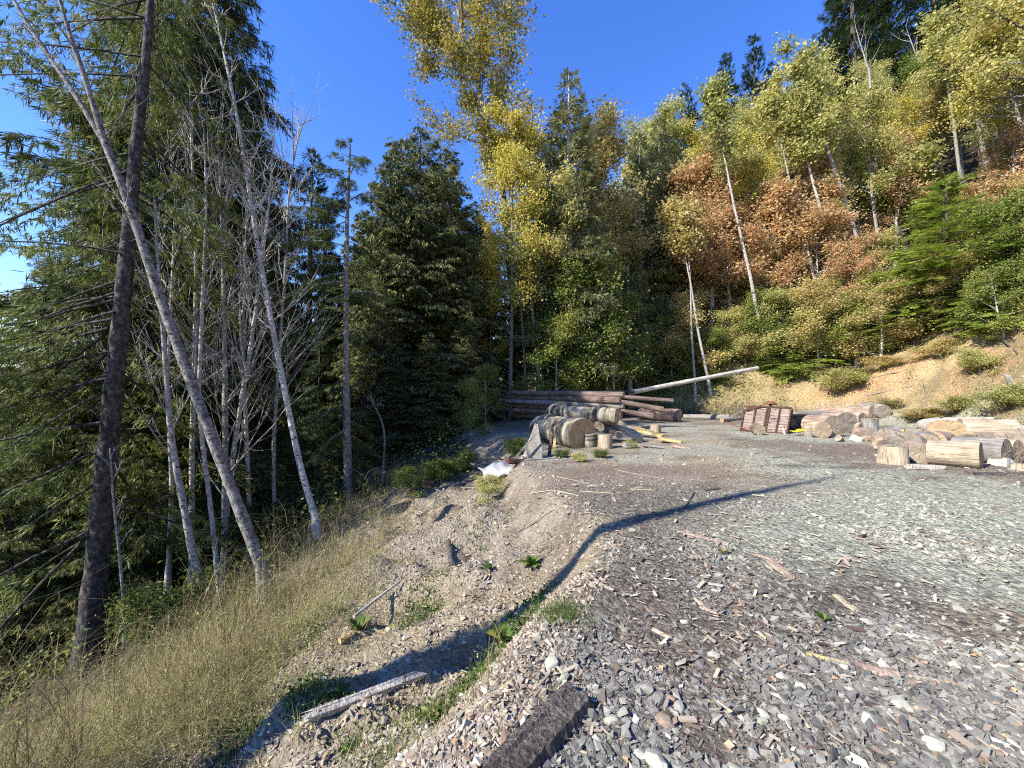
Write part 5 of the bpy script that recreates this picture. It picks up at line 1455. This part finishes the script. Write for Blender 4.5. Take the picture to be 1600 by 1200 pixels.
stick((553, 972), (625, 915), .018, 'thin pale stick propped on the weeds of the slope', 'wood_white', lift=.05)
stick((720, 762), (800, 766), .015, 'long weathered branch along the rim of the slope', 'wood_grey')
for pa, pb, rad, lb, m, fl in (
        ((1306, 932), (1338, 957), .030, 'short flat pinkish board end lying on the crushed rock', 'wood_pale', .4), ((1383, 960), (1380, 998), .026, 'grey squared stick pointing to the rows of logs', 'wood_grey', .5),
        ((1400, 993), (1520, 1011), .010, 'long thin bleached stick on the crushed rock', 'wood_white', 1), ((1260, 1024), (1325, 1040), .013, 'yellowish peeled stick beside the rusty bark', 'wood_yellow', 1),
        ((1415, 1057), (1540, 1076), .022, 'pale flat lath lying beyond the rusty bark', 'wood_pale', .45), ((1342, 1045), (1405, 1058), .045, 'rusty red strip of bark between two pale laths', 'wood_red', .45),
        ((1335, 1070), (1375, 1098), .012, 'small white splinter below the rusty bark', 'wood_white', .6), ((1350, 1105), (1425, 1125), .026, 'dull pink bark sliver near the bottom edge stones', 'wood_red', .35),
        ((1500, 1135), (1605, 1185), .013, 'bleached stick running out at the corner of the view', 'wood_white', 1), ((1205, 880), (1235, 905), .05, 'red brown slab of rotten bark on the gravel', 'wood_red', .5),
        ((1180, 868), (1225, 882), .03, 'flake of red bark behind the rotten slab', 'wood_red', .4), ((1310, 872), (1345, 878), .03, 'low red bark flake beyond the brown dirt', 'wood_red', .4),
        ((1020, 985), (1050, 1000), .020, 'pale pointed splinter on the dark gravel', 'wood_pale', .6), ((1095, 950), (1120, 960), .025, 'brown bark chip casting a shadow on the dark gravel', 'wood_red', .5),
        ((830, 772), (905, 775), .028, 'pale flat board lying on the dirt above the shadow line', 'wood_pale', .35), ((905, 768), (960, 772), .009, 'straight peeled stick on the dirt', 'wood_pale', 1),
        ((985, 765), (1022, 767), .022, 'pale split stick end on the brown dirt', 'wood_pale', .6), ((870, 745), (935, 760), .007, 'thin bleached twig on the dirt', 'wood_pale', 1), ((905, 745), (1000, 738), .006, 'long thin twig on the dirt towards the log pile', 'wood_pale', 1),
        ((1070, 795), (1085, 770), .014, 'dark crooked twig sticking up by the shadow line', 'wood_char', 1), ((1100, 768), (1125, 764), .018, 'short dark stick on the brown dirt', 'wood_char', 1), ((1060, 830), (1140, 850), .04, 'tan crumbled bark streak below the shadow line', 'wood_red', .3),
        ((960, 735), (1040, 750), .006, 'pale twig crossing the middle of the yard', 'wood_pale', 1), ((1265, 770), (1320, 772), .007, 'pale thin stick on the far gravel', 'wood_pale', 1), ((1430, 768), (1480, 770), .007, 'straw thin stick on the brown yard floor', 'wood_pale', 1),
        ((1215, 700), (1245, 720), .014, 'forked dark twig before the yellow bundle', 'wood_grey', 1), ((700, 855), (706, 890), .05, 'dark root stub standing in the dirt bank', 'wood_char', 1), ((810, 830), (860, 800), .010, 'dark twig on the dirt bank', 'wood_grey', 1),
        ((1440, 596), (1448, 636), .03, 'dead root hanging down the sandy face of the bank', 'wood_grey', 1), ((1462, 590), (1478, 622), .025, 'thin root trailing over the orange soil of the bank', 'wood_grey', 1), ((1330, 600), (1405, 583), .035, 'dead branch lying across the grassy part of the bank', 'wood_grey', 1),
        ((1350, 622), (1425, 606), .03, 'long dead branch just above the rounds on the bank', 'wood_grey', 1), ((1500, 560), (1550, 572), .03, 'dead branch below the flat boughed hemlock', 'wood_grey', 1), ((1565, 535), (1590, 560), .04, 'dark root stub under the bank crest near the view edge', 'wood_char', 1),
        ((1130, 905), (1150, 940), .008, 'thin grey twig among the slate chips', 'wood_grey', 1), ((745, 1010), (765, 1020), .03, 'yellow sawn wood scrap among the weeds', 'wood_yellow', .6), ((530, 1005), (552, 992), .045, 'yellow edged chunk of wood half buried in the slope', 'wood_yellow', .7)):
    stick(pa, pb, rad, lb, m, fl, name='bark_piece' if 'bark' in lb else 'stick', cat='bark piece' if 'bark' in lb else 'stick')

def big_stone(px, py, s, label, t, flat=(.4, .7)):
    p = gp(px, py); mb = MB()
    V = unit(r.normal(size=(60, 3))) * (1, .75, .55); import bmesh
    bm = bmesh.new()
    for v in V: bm.verts.new(v * s * (1 + r.normal(0, .08)))
    h = bmesh.ops.convex_hull(bm, input=bm.verts)
    bmesh.ops.delete(bm, geom=list({g for g in h['geom_interior'] + h['geom_unused'] if isinstance(g, bmesh.types.BMVert)}), context='VERTS')
    me = bpy.data.meshes.new('stone'); bm.to_mesh(me); bm.free()
    at_ = me.attributes.new('tint', 'FLOAT', 'POINT'); at_.data.foreach_set('value', np.full(len(me.vertices), t, np.float32))
    me.materials.append(M['stone']); o = link('stone', me, None, p + (0, 0, s * .2)); o.rotation_euler = (r.normal(0, .3), r.normal(0, .3), r.uniform(0, 6.3)); o.scale = (.75, .75, .75)
    return tag(o, label, 'stone', 'larger stones lying about')
for px, py, s, lb, t in ((862, 1042, .075, 'pale greenish flat stone at the gravel edge above the charred timber', .72), (882, 1062, .045, 'grey stone touching the end of the charred timber', .6), (680, 1052, .035, 'white angular stone above the pale post', .79), (716, 1050, .04, 'white flat stone where the shadow crosses the lip', .86),
        (632, 998, .035, 'whitish stone among the weeds of the slope', .79), (508, 1062, .045, 'pale rubbish like white lump in the green weeds', .79), (1070, 975, .045, 'cream coloured stone beside an orange leaf', .79), (1115, 1027, .05, 'round grey green stone on the gravel', .62), (1010, 1080, .06, 'blocky slate grey stone on the dark gravel', .45),
        (1030, 1095, .06, 'dark slate block with a deep shadow', .3), (1192, 1120, .05, 'yellowish white stone on the gravel', .79), (1225, 1125, .04, 'pinkish stone beside the yellowish white one', .79), (1038, 1132, .065, 'rusty brown stone near the bottom of the gravel', .9), (1000, 1185, .05, 'pale green stone at the bottom edge', .8),
        (1025, 1198, .08, 'large cream stone cut by the bottom edge', .79), (1355, 1132, .06, 'long white stone below the bark sliver', .79), (1460, 1170, .08, 'broad cream wedge stone near the corner', .79), (1260, 1050, .06, 'dark rounded stone left of the laths', .35), (1318, 1045, .05, 'pale grey stone touching the yellowish stick', .7),
        (1250, 1075, .05, 'elongated white stone on the slate', .79), (1062, 1110, .05, 'slate blade standing on edge', .5), (955, 1130, .05, 'dull brown grey stone beside the charred timber', .6), (1405, 1105, .07, 'grey green slab stone near the sliver of bark', .62), (600, 1130, .05, 'grey stone on the slope under the pale post', .5)):
    big_stone(px, py, s, lb, t)

def rosette(px, py, n, ln_, wd, label, m='weed', seed=0, name='dock_plant'):
    rr = np.random.default_rng(seed); p = gp(px, py); mb = MB(); root = empty(name, p); tag(root, label, 'plant')
    for i in range(n):
        a = rr.uniform(0, 6.28); l = ln_ * rr.uniform(.6, 1.1); up = rr.uniform(.5, 1.3); k = 6
        s = np.linspace(0, 1, k); D = np.array([math.cos(a), math.sin(a), 0]); S = np.array([-D[1], D[0], 0])
        c = D * (l * s * math.cos(up))[:, None] * 1.0 + np.array([0, 0, 1]) * (l * (s * math.sin(up) - .45 * s ** 2.4))[:, None]
        w_ = wd * np.sin(np.clip(s * .92 + .06, 0, 1) * np.pi) ** .8 * rr.uniform(.8, 1.2) + .004
        V = np.concatenate([c - S * w_[:, None] + (0, 0, .2 * wd), c, c + S * w_[:, None] + (0, 0, .2 * wd)])
        F = [(j, j + 1, k + j + 1, k + j) for j in range(k - 1)] + [(k + j, k + j + 1, 2 * k + j + 1, 2 * k + j) for j in range(k - 1)]
        lf = MB(); lf.add(V, np.array(F), np.clip(rr.normal(.5, .18), 0, 1)); lf.obj('leaf', M[m], root, True)
rosette(790, 1005, 12, .34, .045, 'broad leaved green dock plant growing at the lip of the slope', seed=3)
rosette(765, 890, 9, .24, .02, 'small spiky green plant on the dirt bank', seed=5, name='weed_plant')
rosette(832, 885, 16, .26, .035, 'grey green leafy weed on the dirt bank by the shadow line', seed=6, name='weed_plant')
rosette(560, 985, 12, .25, .03, 'green thistle like weed beside the propped stick', seed=7, name='weed_plant')
rosette(1288, 968, 8, .09, .016, 'tiny yellow green seedling on the crushed rock', seed=8, name='seedling')
rosette(1130, 865, 9, .12, .01, 'small yellow tuft beside the red bark', 'straw', seed=9, name='weed_plant')
def tuft(px, py, n, h, label, m='weed', seed=1, spread=.09):
    rr = np.random.default_rng(seed); p = gp(px, py); mb = MB()
    P = np.stack([rr.normal(0, spread, n), rr.normal(0, spread, n), np.zeros(n)], -1)
    blades(rr, mb, P, h * rr.uniform(.5, 1.1, n), .0022 * np.ones(n), np.abs(rr.normal(.6, .4, n)), np.clip(rr.normal(.6, .2, n), 0, 1))
    o = mb.obj('grass_tuft', M[m], None, False, p - (0, 0, .01)); tag(o, label, 'grass tuft')
tuft(876, 962, 500, .13, 'round green grass tuft at the gravel edge beside the shadow', seed=2)
tuft(905, 700, 300, .25, 'green grassy patch in front of the stumps', seed=3, spread=.3)
tuft(600, 1190, 300, .16, 'green grass tuft at the bottom of the slope', seed=4, spread=.12)
for k, (px, py, lb) in enumerate(((905, 722, 'yellow green weed patch before the stumps'), (880, 715, 'weed patch between the dark post and the stumps'), (985, 700, 'weed growing between the grey slabs'), (940, 715, 'low weed patch in front of the ribbed stump'))):
    o = bush(); b = gp(px, py); o.location = b - (0, 0, .05); o.scale = (.2, .2, .11); o['label'] = lb; o['group'] = 'weeds in front of the log pile'; recolour(o, 'weed' if k % 2 else 'yellowgreen')
